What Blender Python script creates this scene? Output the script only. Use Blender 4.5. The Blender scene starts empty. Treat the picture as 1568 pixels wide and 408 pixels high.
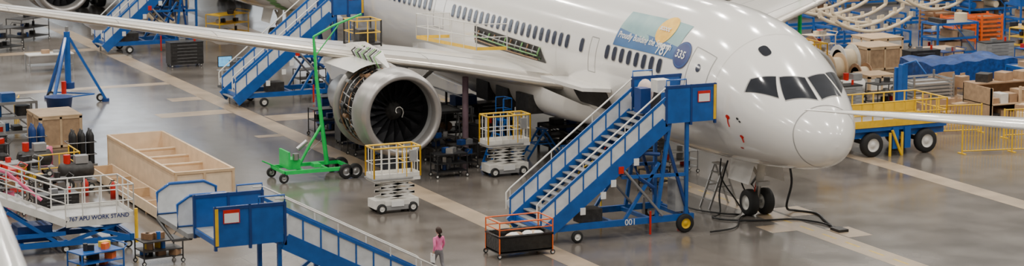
import bpy, math, random
import numpy as np
from mathutils import Vector, Matrix
random.seed(7)
Z=Vector((0,0,1))
COL=bpy.context.scene.collection
# ------------------------------------------------------------------ materials
def mat(name,c,rough=.5,metal=0,var=.12,scale=3,bump=0,coat=0,c2=None,emit=0,detail=4,spec=None,rvar=0):
    m=bpy.data.materials.new(name); m.use_nodes=True; nt=m.node_tree; N=nt.nodes; L=nt.links
    b=N['Principled BSDF']; b.inputs['Roughness'].default_value=rough; b.inputs['Metallic'].default_value=metal
    b.inputs['Coat Weight'].default_value=coat; b.inputs['Coat Roughness'].default_value=.08
    tc=N.new('ShaderNodeTexCoord'); no=N.new('ShaderNodeTexNoise'); no.inputs['Scale'].default_value=scale; no.inputs['Detail'].default_value=detail
    L.new(tc.outputs['Object'],no.inputs['Vector'])
    cr=N.new('ShaderNodeValToRGB'); cr.color_ramp.elements[0].position=.3; cr.color_ramp.elements[1].position=.7
    a=[max(0,x*(1-var)) for x in c]; d=c2 if c2 else [min(1,x*(1+var)) for x in c]
    cr.color_ramp.elements[0].color=(*a,1); cr.color_ramp.elements[1].color=(*d,1)
    L.new(no.outputs['Fac'],cr.inputs['Fac']); L.new(cr.outputs['Color'],b.inputs['Base Color'])
    if bump:
        bp=N.new('ShaderNodeBump'); bp.inputs['Strength'].default_value=bump; bp.inputs['Distance'].default_value=.02
        L.new(no.outputs['Fac'],bp.inputs['Height']); L.new(bp.outputs['Normal'],b.inputs['Normal'])
    if emit:
        b.inputs['Emission Color'].default_value=(*c,1); b.inputs['Emission Strength'].default_value=emit
    return m
white=mat('aircraft_white',(.88,.85,.80),.16,var=.02,scale=.6,coat=.6)
wingw=mat('wing_grey_white',(.66,.63,.58),.3,var=.05,scale=.8,coat=.3)
slat=mat('bare_leading_edge',(.58,.53,.46),.25,.6,var=.05)
lip=mat('inlet_lip_metal',(.42,.40,.385),.32,.6,var=.04)
nac=mat('nacelle_grey',(.30,.29,.285),.34,.3,var=.05)
blade=mat('fan_blade',(.03,.03,.034),.4,.3,var=.2)
glass=mat('window_glass',(.012,.014,.02),.06,var=.2,coat=.6)
cabwin=mat('cabin_window_glass',(.03,.035,.06),.12,var=.2)
seam=mat('panel_seam',(.33,.32,.31),.5)
fseam=mat('faint_seam',(.62,.6,.57),.4)
blue=mat('blue_paint',(.006,.092,.36),.38,var=.15,coat=.15)
dblue=mat('dark_blue_paint',(.006,.04,.18),.45)
tarpb=mat('blue_tarp',(.006,.055,.24),.42,var=.4,scale=5,bump=.6)
yellow=mat('yellow_paint',(.80,.48,.015),.45)
green=mat('green_paint',(.0,.56,.10),.38)
primer=mat('green_primer',(.20,.42,.15),.55)
railw=mat('white_rail_paint',(.72,.70,.65),.4)
panelw=mat('white_infill_panel',(.66,.68,.70),.35)
steel=mat('steel',(.42,.42,.42),.35,.8)
alu=mat('aluminium_sheet',(.50,.50,.50),.35,.7)
grey=mat('grey_paint',(.28,.28,.28),.5)
dark=mat('dark_machinery_and_shade',(.025,.023,.022),.5,var=.5,scale=6)
black=mat('black_plastic',(.012,.012,.013),.45)
rubber=mat('tyre_rubber',(.016,.016,.016),.75)
red=mat('red_paint',(.55,.015,.01),.4)
orange=mat('orange_paint',(.80,.14,.02),.45)
pinkm=mat('pink_plastic',(.75,.12,.25),.5)
ply=mat('plywood',(.60,.42,.25),.6,var=.14,scale=2.2,detail=8,bump=.1)
plyl=mat('pale_plywood',(.74,.57,.39),.6,var=.1,scale=2.5,detail=8)
plyd=mat('particle_board',(.40,.26,.15),.7,var=.2,scale=5,detail=8)
card=mat('cardboard',(.38,.24,.14),.75,var=.15,scale=4)
cream=mat('cream_primer_part',(.76,.62,.42),.5,var=.08)
brass=mat('brown_coating',(.3,.17,.09),.45,.3,var=.3)
mauve=mat('mauve_padding',(.22,.14,.17),.7)
teal=mat('banner_teal',(.15,.34,.38),.35,c2=(.30,.48,.46),scale=.7)
bblue=mat('banner_blue',(.02,.10,.28),.35,c2=(.03,.15,.38),scale=.8)
sun_m=mat('banner_sun',(.95,.48,.01),.4,c2=(1,.6,.05))
navy=mat('decal_navy',(.012,.03,.16),.35)
pinkc=mat('pink_cloth',(.85,.2,.42),.85,var=.1,scale=12,bump=.2)
pants=mat('grey_cloth',(.2,.19,.2),.85,var=.15,scale=12,bump=.2)
skinm=mat('skin',(.65,.38,.27),.55,var=.06)
hairm=mat('dark_brown_hair',(.045,.022,.014),.55,var=.4,scale=30)
paper=mat('white_paper',(.8,.8,.78),.7,var=.03)
sheet=mat('dust_sheet',(.7,.55,.5),.7)
screen=mat('monitor_screen',(.12,.4,.7),.3,emit=1.0,var=.4,scale=9)
bwrap=mat('black_plastic_wrap',(.012,.012,.012),.28,var=.4,scale=8,bump=.8)
daylight=mat('daylight_window',(.86,.93,1),.3,emit=2.8,var=.02)
# floor
fm=bpy.data.materials.new('polished_concrete'); fm.use_nodes=True; nt=fm.node_tree; N=nt.nodes; L=nt.links; b=N['Principled BSDF']
tc=N.new('ShaderNodeTexCoord')
def nz(s,d=6):
    n=N.new('ShaderNodeTexNoise'); n.inputs['Scale'].default_value=s; n.inputs['Detail'].default_value=d; L.new(tc.outputs['Object'],n.inputs['Vector']); return n
n1=nz(.09); n2=nz(.6,8)
cr=N.new('ShaderNodeValToRGB'); cr.color_ramp.elements[0].color=(.115,.096,.080,1); cr.color_ramp.elements[1].color=(.19,.172,.155,1); cr.color_ramp.elements[0].position=.35; cr.color_ramp.elements[1].position=.65
L.new(n1.outputs['Fac'],cr.inputs['Fac'])
cr2=N.new('ShaderNodeValToRGB'); cr2.color_ramp.elements[0].color=(.78,.78,.78,1); cr2.color_ramp.elements[1].color=(1.18,1.18,1.18,1); cr2.color_ramp.elements[0].position=.3; cr2.color_ramp.elements[1].position=.7
L.new(n2.outputs['Fac'],cr2.inputs['Fac'])
mx=N.new('ShaderNodeMix'); mx.data_type='RGBA'; mx.blend_type='MULTIPLY'; mx.inputs[0].default_value=1
L.new(cr.outputs['Color'],mx.inputs[6]); L.new(cr2.outputs['Color'],mx.inputs[7])
br=N.new('ShaderNodeTexBrick'); br.offset=0; br.inputs['Scale'].default_value=1; br.inputs['Mortar Size'].default_value=.02; br.inputs['Brick Width'].default_value=6.1; br.inputs['Row Height'].default_value=5.0
br.inputs['Color1'].default_value=(1,1,1,1); br.inputs['Color2'].default_value=(.92,.92,.92,1); br.inputs['Mortar'].default_value=(.75,.72,.7,1)
mp=N.new('ShaderNodeMapping'); mp.inputs['Location'].default_value=(0,.35,0); L.new(tc.outputs['Object'],mp.inputs['Vector']); L.new(mp.outputs['Vector'],br.inputs['Vector'])
mx2=N.new('ShaderNodeMix'); mx2.data_type='RGBA'; mx2.blend_type='MULTIPLY'; mx2.inputs[0].default_value=1
L.new(mx.outputs[2],mx2.inputs[6]); L.new(br.outputs['Color'],mx2.inputs[7]); L.new(mx2.outputs[2],b.inputs['Base Color'])
mr=N.new('ShaderNodeMapRange'); mr.inputs['To Min'].default_value=.08; mr.inputs['To Max'].default_value=.32; L.new(n2.outputs['Fac'],mr.inputs['Value']); L.new(mr.outputs['Result'],b.inputs['Roughness'])
b.inputs['Coat Weight'].default_value=.15; b.inputs['Coat Roughness'].default_value=.15
stripe=mat('tan_floor_strip',(.38,.29,.20),.32,var=.25,scale=.9,detail=8)
ylw_line=mat('yellow_floor_line',(.6,.42,.06),.5,var=.3,scale=4)
wallm=mat('hangar_wall',(.62,.62,.60),.7,var=.1,scale=.2)
walld=mat('hangar_wall_lower',(.30,.27,.24),.7,var=.3,scale=.3)
# ------------------------------------------------------------------ mesh builder
class MB:
    def __init__(s): s.V=[];s.F=[];s.I=[];s.S=[];s.mats=[]
    def mi(s,m):
        if m not in s.mats: s.mats.append(m)
        return s.mats.index(m)
    def add(s,vs,fs,m,sm=False):
        b=len(s.V); s.V+=[tuple(v) for v in vs]; k=s.mi(m)
        for f in fs: s.F.append([b+i for i in f]); s.I.append(k); s.S.append(sm)
    def box(s,c,d,m,rz=0):
        cx,cy,cz=c; x,y,z=d[0]/2,d[1]/2,d[2]/2; ca,sa=math.cos(rz),math.sin(rz)
        vs=[(cx+a*ca-b_*sa,cy+a*sa+b_*ca,cz+e) for e in(-z,z) for a,b_ in((-x,-y),(x,-y),(x,y),(-x,y))]
        s.add(vs,[(3,2,1,0),(4,5,6,7),(0,1,5,4),(1,2,6,5),(2,3,7,6),(3,0,4,7)],m)
    def bx(s,x0,x1,y0,y1,z0,z1,m): s.box(((x0+x1)/2,(y0+y1)/2,(z0+z1)/2),(abs(x1-x0),abs(y1-y0),abs(z1-z0)),m)
    def frame(s,a,b_):
        d=(b_-a).normalized(); u=d.cross(Z)
        if u.length<1e-3: u=Vector((1,0,0))
        u.normalize(); return d,u,u.cross(d)
    def beam(s,a,b_,w,h,m):
        a=Vector(a);b_=Vector(b_); d,u,v=s.frame(a,b_)
        vs=[p+u*(w/2*i)+v*(h/2*j) for p in(a,b_) for i,j in((-1,-1),(1,-1),(1,1),(-1,1))]
        s.add(vs,[(0,1,2,3),(7,6,5,4),(4,5,1,0),(5,6,2,1),(6,7,3,2),(7,4,0,3)],m)
    def cyl(s,a,b_,r,m,n=16,r2=None,caps=True):
        a=Vector(a);b_=Vector(b_); d,u,v=s.frame(a,b_); r2=r if r2 is None else r2
        vs=[p+(u*math.cos(2*math.pi*i/n)+v*math.sin(2*math.pi*i/n))*q for p,q in((a,r),(b_,r2)) for i in range(n)]
        s.add(vs,[(i,(i+1)%n,n+(i+1)%n,n+i) for i in range(n)],m,True)
        if caps: s.add(vs,[tuple(range(n-1,-1,-1)),tuple(range(n,2*n))],m)
    def tube(s,pts,r,m,n=6,closed=False):
        pts=[Vector(p) for p in pts]; k=len(pts); vs=[]
        for i,p in enumerate(pts):
            if closed: t=pts[(i+1)%k]-pts[i-1]
            else: t=pts[min(i+1,k-1)]-pts[max(i-1,0)]
            t.normalize(); u=t.cross(Z)
            if u.length<.05: u=t.cross(Vector((.3,1,0)))
            u.normalize(); v=u.cross(t); rr=r[min(i,len(r)-1)] if isinstance(r,(list,tuple)) else r
            vs+=[p+(u*math.cos(2*math.pi*j/n)+v*math.sin(2*math.pi*j/n))*rr for j in range(n)]
        fs=[]
        for i in range(k if closed else k-1):
            for j in range(n): fs.append((i*n+j,i*n+(j+1)%n,((i+1)%k)*n+(j+1)%n,((i+1)%k)*n+j))
        s.add(vs,fs,m,True)
        if not closed: s.add(vs,[tuple(range(n-1,-1,-1)),tuple(range((k-1)*n,k*n))],m)
    def lathe(s,o,ax,prof,m,n=40):
        o=Vector(o);ax=Vector(ax).normalized(); u=ax.cross(Z)
        if u.length<.01:u=Vector((1,0,0))
        u.normalize(); v=u.cross(ax); vs=[]
        for d,r in prof: vs+=[o+ax*d+(u*math.cos(2*math.pi*i/n)+v*math.sin(2*math.pi*i/n))*r for i in range(n)]
        s.add(vs,[(j*n+i,j*n+(i+1)%n,(j+1)*n+(i+1)%n,(j+1)*n+i) for j in range(len(prof)-1) for i in range(n)],m,True)
    def wheel(s,c,r,w,ax=(1,0,0),hub=railw,tyre=rubber):
        c=Vector(c);ax=Vector(ax).normalized()
        s.lathe(c,ax,[(-w/2,r*.55),(-w/2,r*.85),(-w*.38,r*.97),(0,r),(w*.38,r*.97),(w/2,r*.85),(w/2,r*.55)],tyre,24)
        s.lathe(c,ax,[(-w*.4,0.001),(-w*.4,r*.2),(-w*.3,r*.25),(-w*.3,r*.5),(-w*.5,r*.57),(w*.5,r*.57),(w*.3,r*.5),(w*.3,r*.25),(w*.4,r*.2),(w*.4,0.001)],hub,24)
    def rail(s,pts,h,m,post=1.0,r=.022,mid=True,kick=None):
        pts=[Vector(p) for p in pts]
        s.tube([p+Z*h for p in pts],r,m)
        if mid: s.tube([p+Z*h*.5 for p in pts],r*.8,m)
        for a,b_ in zip(pts,pts[1:]):
            k=max(1,round((b_-a).length/post))
            for i in range(k+1):
                p=a.lerp(b_,i/k); s.tube([p,p+Z*h],r,m)
            if kick: s.beam(a+Z*.07,b_+Z*.07,.015,.14,kick)
    def sphere(s,c,r,m,n=16,k=10,sc=(1,1,1)):
        vs=[];fs=[]
        for j in range(k+1):
            t=math.pi*j/k
            for i in range(n):
                p=2*math.pi*i/n; vs.append((c[0]+r*sc[0]*math.sin(t)*math.cos(p),c[1]+r*sc[1]*math.sin(t)*math.sin(p),c[2]+r*sc[2]*math.cos(t)))
        for j in range(k):
            for i in range(n): fs.append((j*n+i,(j+1)*n+i,(j+1)*n+(i+1)%n,j*n+(i+1)%n))
        s.add(vs,fs,m,True)
    def text(s,txt,size,m,fn,off=.004):
        cu=bpy.data.curves.new('t','FONT'); cu.body=txt; cu.size=size; cu.offset=off
        ob=bpy.data.objects.new('t',cu); COL.objects.link(ob); dg=bpy.context.evaluated_depsgraph_get(); dg.update()
        me=bpy.data.meshes.new_from_object(ob.evaluated_get(dg)); bpy.data.objects.remove(ob)
        s.add([fn(v.co.x,v.co.y) for v in me.vertices],[tuple(p.vertices) for p in me.polygons],m)
    def done(s,name,parent=None,origin=None,rot=None):
        A=np.array(s.V); 
        if origin is None: origin=Vector(((A[:,0].min()+A[:,0].max())/2,(A[:,1].min()+A[:,1].max())/2,A[:,2].min()))
        o=Vector(origin); me=bpy.data.meshes.new(name); me.from_pydata([tuple(Vector(v)-o) for v in s.V],[],s.F)
        for m in s.mats: me.materials.append(m)
        me.polygons.foreach_set('material_index',s.I); me.polygons.foreach_set('use_smooth',s.S); me.update()
        ob=bpy.data.objects.new(name,me); COL.objects.link(ob); ob.location=o
        if rot is not None: ob.rotation_euler=(0,0,rot)
        if parent: ob.parent=parent; 
        return ob
# ------------------------------------------------------------------ room
def slab(name,x0,x1,y0,y1,z0,z1,m):
    q=MB(); q.bx(x0,x1,y0,y1,z0,z1,m); return q.done(name)
slab('floor',-90,125,-80,70,-.3,0,fm)
for i,(y,w) in enumerate(((9.65,.95),(-.35,1.0),(-10.1,1.0))):
    slab('trim_%d'%(i+1),-60,120,y-w/2,y+w/2,-.01,.004,stripe)
q=MB()
for k in range(60):
    x=-40+k*1.5; q.bx(x,x+.9,-.42,-.32,.004,.007,ylw_line)
q.done('trim_4')
q=MB()
for x,y,a,b_ in((36,10.1,1.2,3.5),(40.5,10.1,1.0,1.6),(33,6.5,1.6,2.6),(46,10.1,.8,9),(29,10.1,.6,1.2),(2.3,.15,1.2,1.0),(.5,-1.9,1.6,1.0),(4.5,-2.2,1.6,1.2),(60,10.1,1,6)): q.bx(x,x+a,y,y+b_,-.01,.004,stripe)
q.done('trim_5')
def wall(name,x0,x1,y0,y1):
    q=MB(); q.bx(x0,x1,y0,y1,0,6,walld); q.bx(x0,x1,y0,y1,6,34,wallm); return q.done(name)
wall('wall_east',124,125,-80,70); wall('wall_south',-90,124,-80,-79); wall('wall_north',-90,124,69,70); wall('wall_west',-90,-89,-79,69)
for k in range(5):
    y=-34+k*18; q=MB(); q.bx(123.8,123.98,y,y+14,7,25,daylight)
    for j in range(8): q.bx(123.7,123.8,y+j*2,y+j*2+.15,7,25,grey)
    for j in range(4): q.bx(123.7,123.8,y,y+14,7+j*6,7.2+j*6,grey)
    q.done('window_%d'%(k+1))
# ------------------------------------------------------------------ airliner
ST=np.array([(0,3.4,3.4,.01),(0.05,3.72,3.1,.3),(0.2,4.0,2.88,.62),(0.5,4.34,2.65,.98),(1,4.76,2.48,1.38),(1.5,5.12,2.36,1.68),(2,5.47,2.3,1.92),(2.5,5.83,2.23,2.12),(3,6.16,2.17,2.28),(4,6.74,2.08,2.54),(5,7.14,2.01,2.7),(6,7.4,1.96,2.8),(7.5,7.6,1.92,2.87),(9,7.67,1.9,2.885),(20,7.67,1.9,2.885),(38,7.67,1.9,2.885),(42,7.66,2.3,2.8),(45.5,7.6,3.0,2.45),(49,7.45,4.0,1.85),(52.5,7.2,5.2,.95),(54.3,6.95,5.95,.3),(54.8,6.6,6.3,.05)])
def pchip(X,Yv):
    h=np.diff(X); d=np.diff(Yv)/h; m=np.zeros(len(X))
    for i in range(1,len(X)-1):
        if d[i-1]*d[i]>0:
            w1=2*h[i]+h[i-1]; w2=h[i]+2*h[i-1]; m[i]=(w1+w2)/(w1/d[i-1]+w2/d[i])
    m[0]=d[0]; m[-1]=d[-1]
    def f(x):
        i=min(max(np.searchsorted(X,x)-1,0),len(X)-2); t=(x-X[i])/h[i]
        return (2*t**3-3*t**2+1)*Yv[i]+(t**3-2*t**2+t)*h[i]*m[i]+(-2*t**3+3*t**2)*Yv[i+1]+(t**3-t**2)*h[i]*m[i+1]
    return f
fa,fb,fwd_=[pchip(ST[:,0],ST[:,i]) for i in(1,2,3)]
def zcf(x):
    if x<7: k=x/7; k=k*(2-k); return 3.4*(1-k)+4.75*k
    if x>38: k=(x-38)/16.8; return 4.75*(1-k)+6.45*k
    return 4.75
def fp(x,t,off=0):
    a,b_,w=fa(x),fb(x),fwd_(x); zc=min(max(zcf(x),b_+.005),a-.005); c=math.cos(t)
    p=Vector((x,w*math.sin(t),zc+(a-zc)*c if c>0 else zc+(zc-b_)*c))
    if off:
        e=.02; n=(fp(x+e,t)-fp(max(x-e,.001),t)).cross(fp(x,t+e)-fp(x,t-e)).normalized()
        if n.dot(Vector((0,math.sin(t),c)))<0: n=-n
        p=p+n*off
    return p
D2=math.radians
air=bpy.data.objects.new('airliner',None); COL.objects.link(air)
q=MB(); xs=[0,.02,.05,.1,.15,.2,.3,.4,.5,.65,.8,1,1.25,1.5,1.75,2,2.25,2.5,2.75,3,3.5,4,4.5,5,5.5,6,7,8,9]+list(range(11,55,2))+[54.3,54.8]; n=72
q.add([fp(x,2*math.pi*i/n) for x in xs for i in range(n)],[(j*n+i,j*n+(i+1)%n,(j+1)*n+(i+1)%n,(j+1)*n+i) for j in range(len(xs)-1) for i in range(n)],white,True)
q.done('fuselage',air,(0,0,0))
def patch(q,cs,m,nu=8,off=.015):
    vs=[]
    for i in range(nu+1):
        for j in range(nu+1):
            u,v=i/nu,j/nu
            x=(1-u)*(1-v)*cs[0][0]+u*(1-v)*cs[1][0]+u*v*cs[2][0]+(1-u)*v*cs[3][0]
            t=(1-u)*(1-v)*cs[0][1]+u*(1-v)*cs[1][1]+u*v*cs[2][1]+(1-u)*v*cs[3][1]
            vs.append(fp(x,D2(t),off))
    q.add(vs,[(i*(nu+1)+j,(i+1)*(nu+1)+j,(i+1)*(nu+1)+j+1,i*(nu+1)+j+1) for i in range(nu) for j in range(nu)],m,True)
def disc(q,x,th,rx,ry,m,off=.02,p=1,n=20):
    R=[0,.35,.7,1]; vs=[fp(x,D2(th),off)]
    for r in R[1:]:
        for i in range(n):
            a=2*math.pi*i/n; c,s_=math.cos(a),math.sin(a)
            vs.append(fp(x+r*rx*math.copysign(abs(c)**p,c),D2(th)+r*ry/2.9*math.copysign(abs(s_)**p,s_),off))
    fs=[(0,1+i,1+(i+1)%n) for i in range(n)]
    for k in range(2): fs+=[(1+k*n+i,1+(k+1)*n+i,1+(k+1)*n+(i+1)%n,1+k*n+(i+1)%n) for i in range(n)]
    q.add(vs,fs,m,True)
def line(q,x0,t0,x1,t1,m,w=.03,k=14,off=.012):
    horiz=abs(x1-x0)>abs(D2(t1-t0))*2.8
    vs=[]
    for i in range(k+1):
        x=x0+(x1-x0)*i/k;t=t0+(t1-t0)*i/k
        for s_ in(-1,1):
            vs.append(fp(x,D2(t)+s_*w/2/2.8,off) if horiz else fp(max(x+s_*w/2,.01),D2(t),off))
    q.add(vs,[(2*i,2*i+1,2*i+3,2*i+2) for i in range(k)],m)
q=MB()
for s_ in(1,-1):
    patch(q,[(2.95,65*s_),(3.05,50*s_),(2.51,28.5*s_),(1.80,45*s_)],seam,8,.012)
    patch(q,[(2.90,64*s_),(3.00,50*s_),(2.49,29*s_),(1.83,44.5*s_)],glass,8,.02)
    patch(q,[(2.45,27*s_),(2.16,1*s_),(1.17,2.5*s_),(1.60,42*s_)],seam,8,.012)
    patch(q,[(2.41,26.5*s_),(2.13,1.8*s_),(1.21,3.4*s_),(1.63,41*s_)],glass,8,.02)
disc(q,3.6,20,.24,.24,glass,.02,.7)
q.done('windshield',air,(0,0,0))
q=MB()
wx=[7.9+.6*i for i in range(8)]+[14.3]+[15.6+.6*i for i in range(20)]+[29.6+.6*i for i in range(14)]+[40.2+.6*i for i in range(12)]
for x in wx:
    for s_ in(1,-1):
        disc(q,x,76.5*s_,.19,.30,seam,.012,.6,12); disc(q,x,76.5*s_,.16,.27,cabwin,.02,.6,12)
q.done('cabin_windows',air,(0,0,0))
q=MB()
for s_ in(1,-1):
    for (x0,x1,t0,t1) in((4.75,6.0,53,98),(28.0,29.1,58,95),(38.0,39.1,58,97),(13.0,13.6,68,95)):
        line(q,x0,t0*s_,x1,t0*s_,seam);line(q,x0,t1*s_,x1,t1*s_,seam);line(q,x0,t0*s_,x0,t1*s_,seam);line(q,x1,t0*s_,x1,t1*s_,seam)
    disc(q,5.4,68*s_,.13,.17,cabwin)
    disc(q,3.47,97*s_,.1,.1,red);disc(q,2.97,113*s_,.09,.09,red);disc(q,3.0,95*s_,.06,.06,dark);disc(q,2.9,97*s_,.05,.05,dark);disc(q,3.3,128*s_,.09,.05,red)
    q.tube([fp(3.47,D2(97*s_),.03),fp(3.47,D2(102*s_),.04),fp(3.45,D2(106*s_),.03)],.022,red); q.tube([fp(2.97,D2(113*s_),.03),fp(2.97,D2(119*s_),.04)],.022,red)
    line(q,4.9,84*s_,5.8,84*s_,seam,.05)
for i in range(48): line(q,.85+.12*math.cos(D2(i*7.5)),i*7.5,.85+.12*math.cos(D2(i*7.5+7.5)),i*7.5+7.5,seam,.025,2)
for x in(4.3,9.3,16.5,30): line(q,x,-130,x,130,fseam,.015,60,.006)
q.done('door_outlines',air,(0,0,0))
# banner
q=MB()
patch(q,[(11.75,40),(7.05,39),(7.05,69),(11.8,70)],teal,14,.015)
patch(q,[(11.77,54),(7.05,59),(7.05,69),(11.8,70)],bblue,14,.022)
patch(q,[(11.76,50),(9.4,57),(9.2,61),(11.78,56)],teal,10,.026)
disc(q,8.45,48.5,.62,.62,sun_m,.03); 
disc(q,6.60,63.5,.52,.55,navy,.035,1,32); disc(q,6.60,63.5,.46,.49,bblue,.037,1,32); disc(q,6.60,63.5,.44,.47,navy,.039,1,32)
q.text('Proudly Building the Seventh',.36,paper,lambda u,v:fp(11.6-u,D2(63.5)-v/2.88,.045),.006)
q.text('787',.62,paper,lambda u,v:fp(8.45-u,D2(68.4)-v/2.88,.045),.008)
q.text('335',.42,paper,lambda u,v:fp(6.98-u,D2(66.3)-v/2.88,.055),.01)
q.text('scoot',.34,paper,lambda u,v:fp(8.92-u,D2(50.2)-v/2.88,.055),.008)
q.done('livery_banner',air,(0,0,0))
q=MB()
patch(q,[(15.4,108),(12.3,108),(12.3,128),(15.4,128)],dark,8,.03)  # dark sheet on the skin, painting in the shade of the hold opening
line(q,12.2,107,15.5,107,seam,.06,off=.035)
a=fp(15.5,D2(105));b_=fp(11.8,D2(105))
vs=[a,b_,b_+Vector((0,1.25,.12)),a+Vector((0,1.25,.12))]; vs+=[v-Vector((0,0,.14)) for v in vs]
q.add(vs,[(0,1,2,3),(7,6,5,4),(0,4,5,1),(1,5,6,2),(2,6,7,3),(3,7,4,0)],white)
patch(q,[(24.5,84),(17.9,87),(17.4,99),(24.5,99)],dark,8,.03)  # shade inside the missing-fairing opening, painted as a dark patch on the hull
for i in range(12):
    x=17.9+i*.55; p=fp(x,D2(97),.05); p2=fp(x,D2(87),.05); q.tube([p,(p+p2)/2+Vector((0,.12,0)),p2],.035,[primer,steel,brass][i%3])
for i in range(3): q.tube([fp(24.3,D2(89+i*3),.12),fp(21,D2(90+i*3),.2),fp(18,D2(91+i*3),.12)],.03,[steel,primer,brass][i])
q.done('open_cargo_door',air,(0,0,0))
# wing body fairing
q=MB(); fs_=[(13.2,.5,2.6),(15,2.4,2.9),(17,3.15,3.35),(20,3.45,3.8),(25,3.45,3.9),(29,3.3,3.8),(32,2.7,3.4),(35,.8,2.6)]; n=28; vs=[]
for x,w,zt in fs_:
    zb=1.95-.3*math.sin(math.pi*(x-13.2)/21.8)
    for i in range(n+1):
        t=math.pi*i/n; c,s_=math.cos(t),math.sin(t)
        vs.append((x,w*math.copysign(abs(c)**.7,c),zt-(zt-zb)*abs(s_)**.6))
q.add(vs,[(j*(n+1)+i,(j+1)*(n+1)+i,(j+1)*(n+1)+i+1,j*(n+1)+i+1) for j in range(len(fs_)-1) for i in range(n)],white,True)
for x in(18.5,20.5,22.5):
    q.box((x,3.1,2.55),(1.2,.7,.8),dark)
q.done('belly_fairing',air,(0,0,0))
# wings
AF=[(0,0),(.004,.22),(.015,.42),(.05,.7),(.12,.92),(.25,1.05),(.4,1.0),(.6,.78),(.8,.42),(1,.02)]
AFL=[(.95,-.02),(.8,-.12),(.6,-.3),(.4,-.5),(.25,-.55),(.12,-.5),(.05,-.38),(.015,-.25),(.004,-.14)]
SEC=[(1.5,15.6,13.2,3.35,.62),(3.3,17.05,12.0,3.55,.58),(6.5,19.25,9.7,4.05,.45),(9.8,21.4,7.6,4.45,.36),(14,24.15,6.2,5.0,.29),(18,26.8,5.0,5.55,.23),(22.5,29.75,3.9,6.15,.17),(26.5,32.4,2.9,6.8,.12),(28.7,34.3,1.9,7.15,.08),(30,36.1,.7,7.45,.03)]
def wing(s_,name):
    q=MB(); P=AF+AFL; n=len(P); vs=[]
    for y,x,c,z,t in SEC:
        for a,b_ in P: vs.append((x+a*c,s_*y,z+b_*t-a*c*.015))
    def strip(idx,m):
        rows=[[vs[j*n+i%n] for i in idx] for j in range(len(SEC))]; k=len(idx)
        q.add([p for r in rows for p in r],[(j*k+i,(j+1)*k+i,(j+1)*k+i+1,j*k+i+1) for j in range(len(SEC)-1) for i in range(k-1)],m,True)
    strip([-2,-1,0,1,2,3],slat); strip(list(range(3,10)),wingw); strip(list(range(9,n-1)),wingw)
    k=(len(SEC)-1)*n; q.add(vs[k:k+n],[tuple(range(n))],wingw)
    for y,x,z in((7,28.5,3.7),(13,29.6,4.7),(18,31.2,5.4)):
        q.lathe((x-2.2,s_*y,z-.1),(1,0,-.03),[(0,.02),(.5,.2),(1.6,.3),(3,.22),(4.2,.02)],wingw,12)
    def up_(y,a):
        for s0,s1 in zip(SEC,SEC[1:]):
            if s0[0]<=y<=s1[0]:
                t=(y-s0[0])/(s1[0]-s0[0]); x,c,z,th_=[s0[i]*(1-t)+s1[i]*t for i in(1,2,3,4)]
                bz=np.interp(a,[p[0] for p in AF],[p[1] for p in AF]); return Vector((x+a*c,s_*y,z+bz*th_-a*c*.015+.005))
    for a in(.17,.68): q.tube([up_(y,a) for y in np.linspace(4.5,27,30)],.018,seam,4)
    for y in(6,8.4,11.5,15,18.5,22): q.tube([up_(y,a) for a in(.68,.8,.9,.98)],.018,seam,4)
    for y in(7,11,14.5,18,22): q.tube([up_(y,a) for a in(.01,.05,.1,.17)],.018,seam,4)
    return q.done(name,air,(0,0,0))
wing(1,'wing_starboard');wing(-1,'wing_port')
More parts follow.
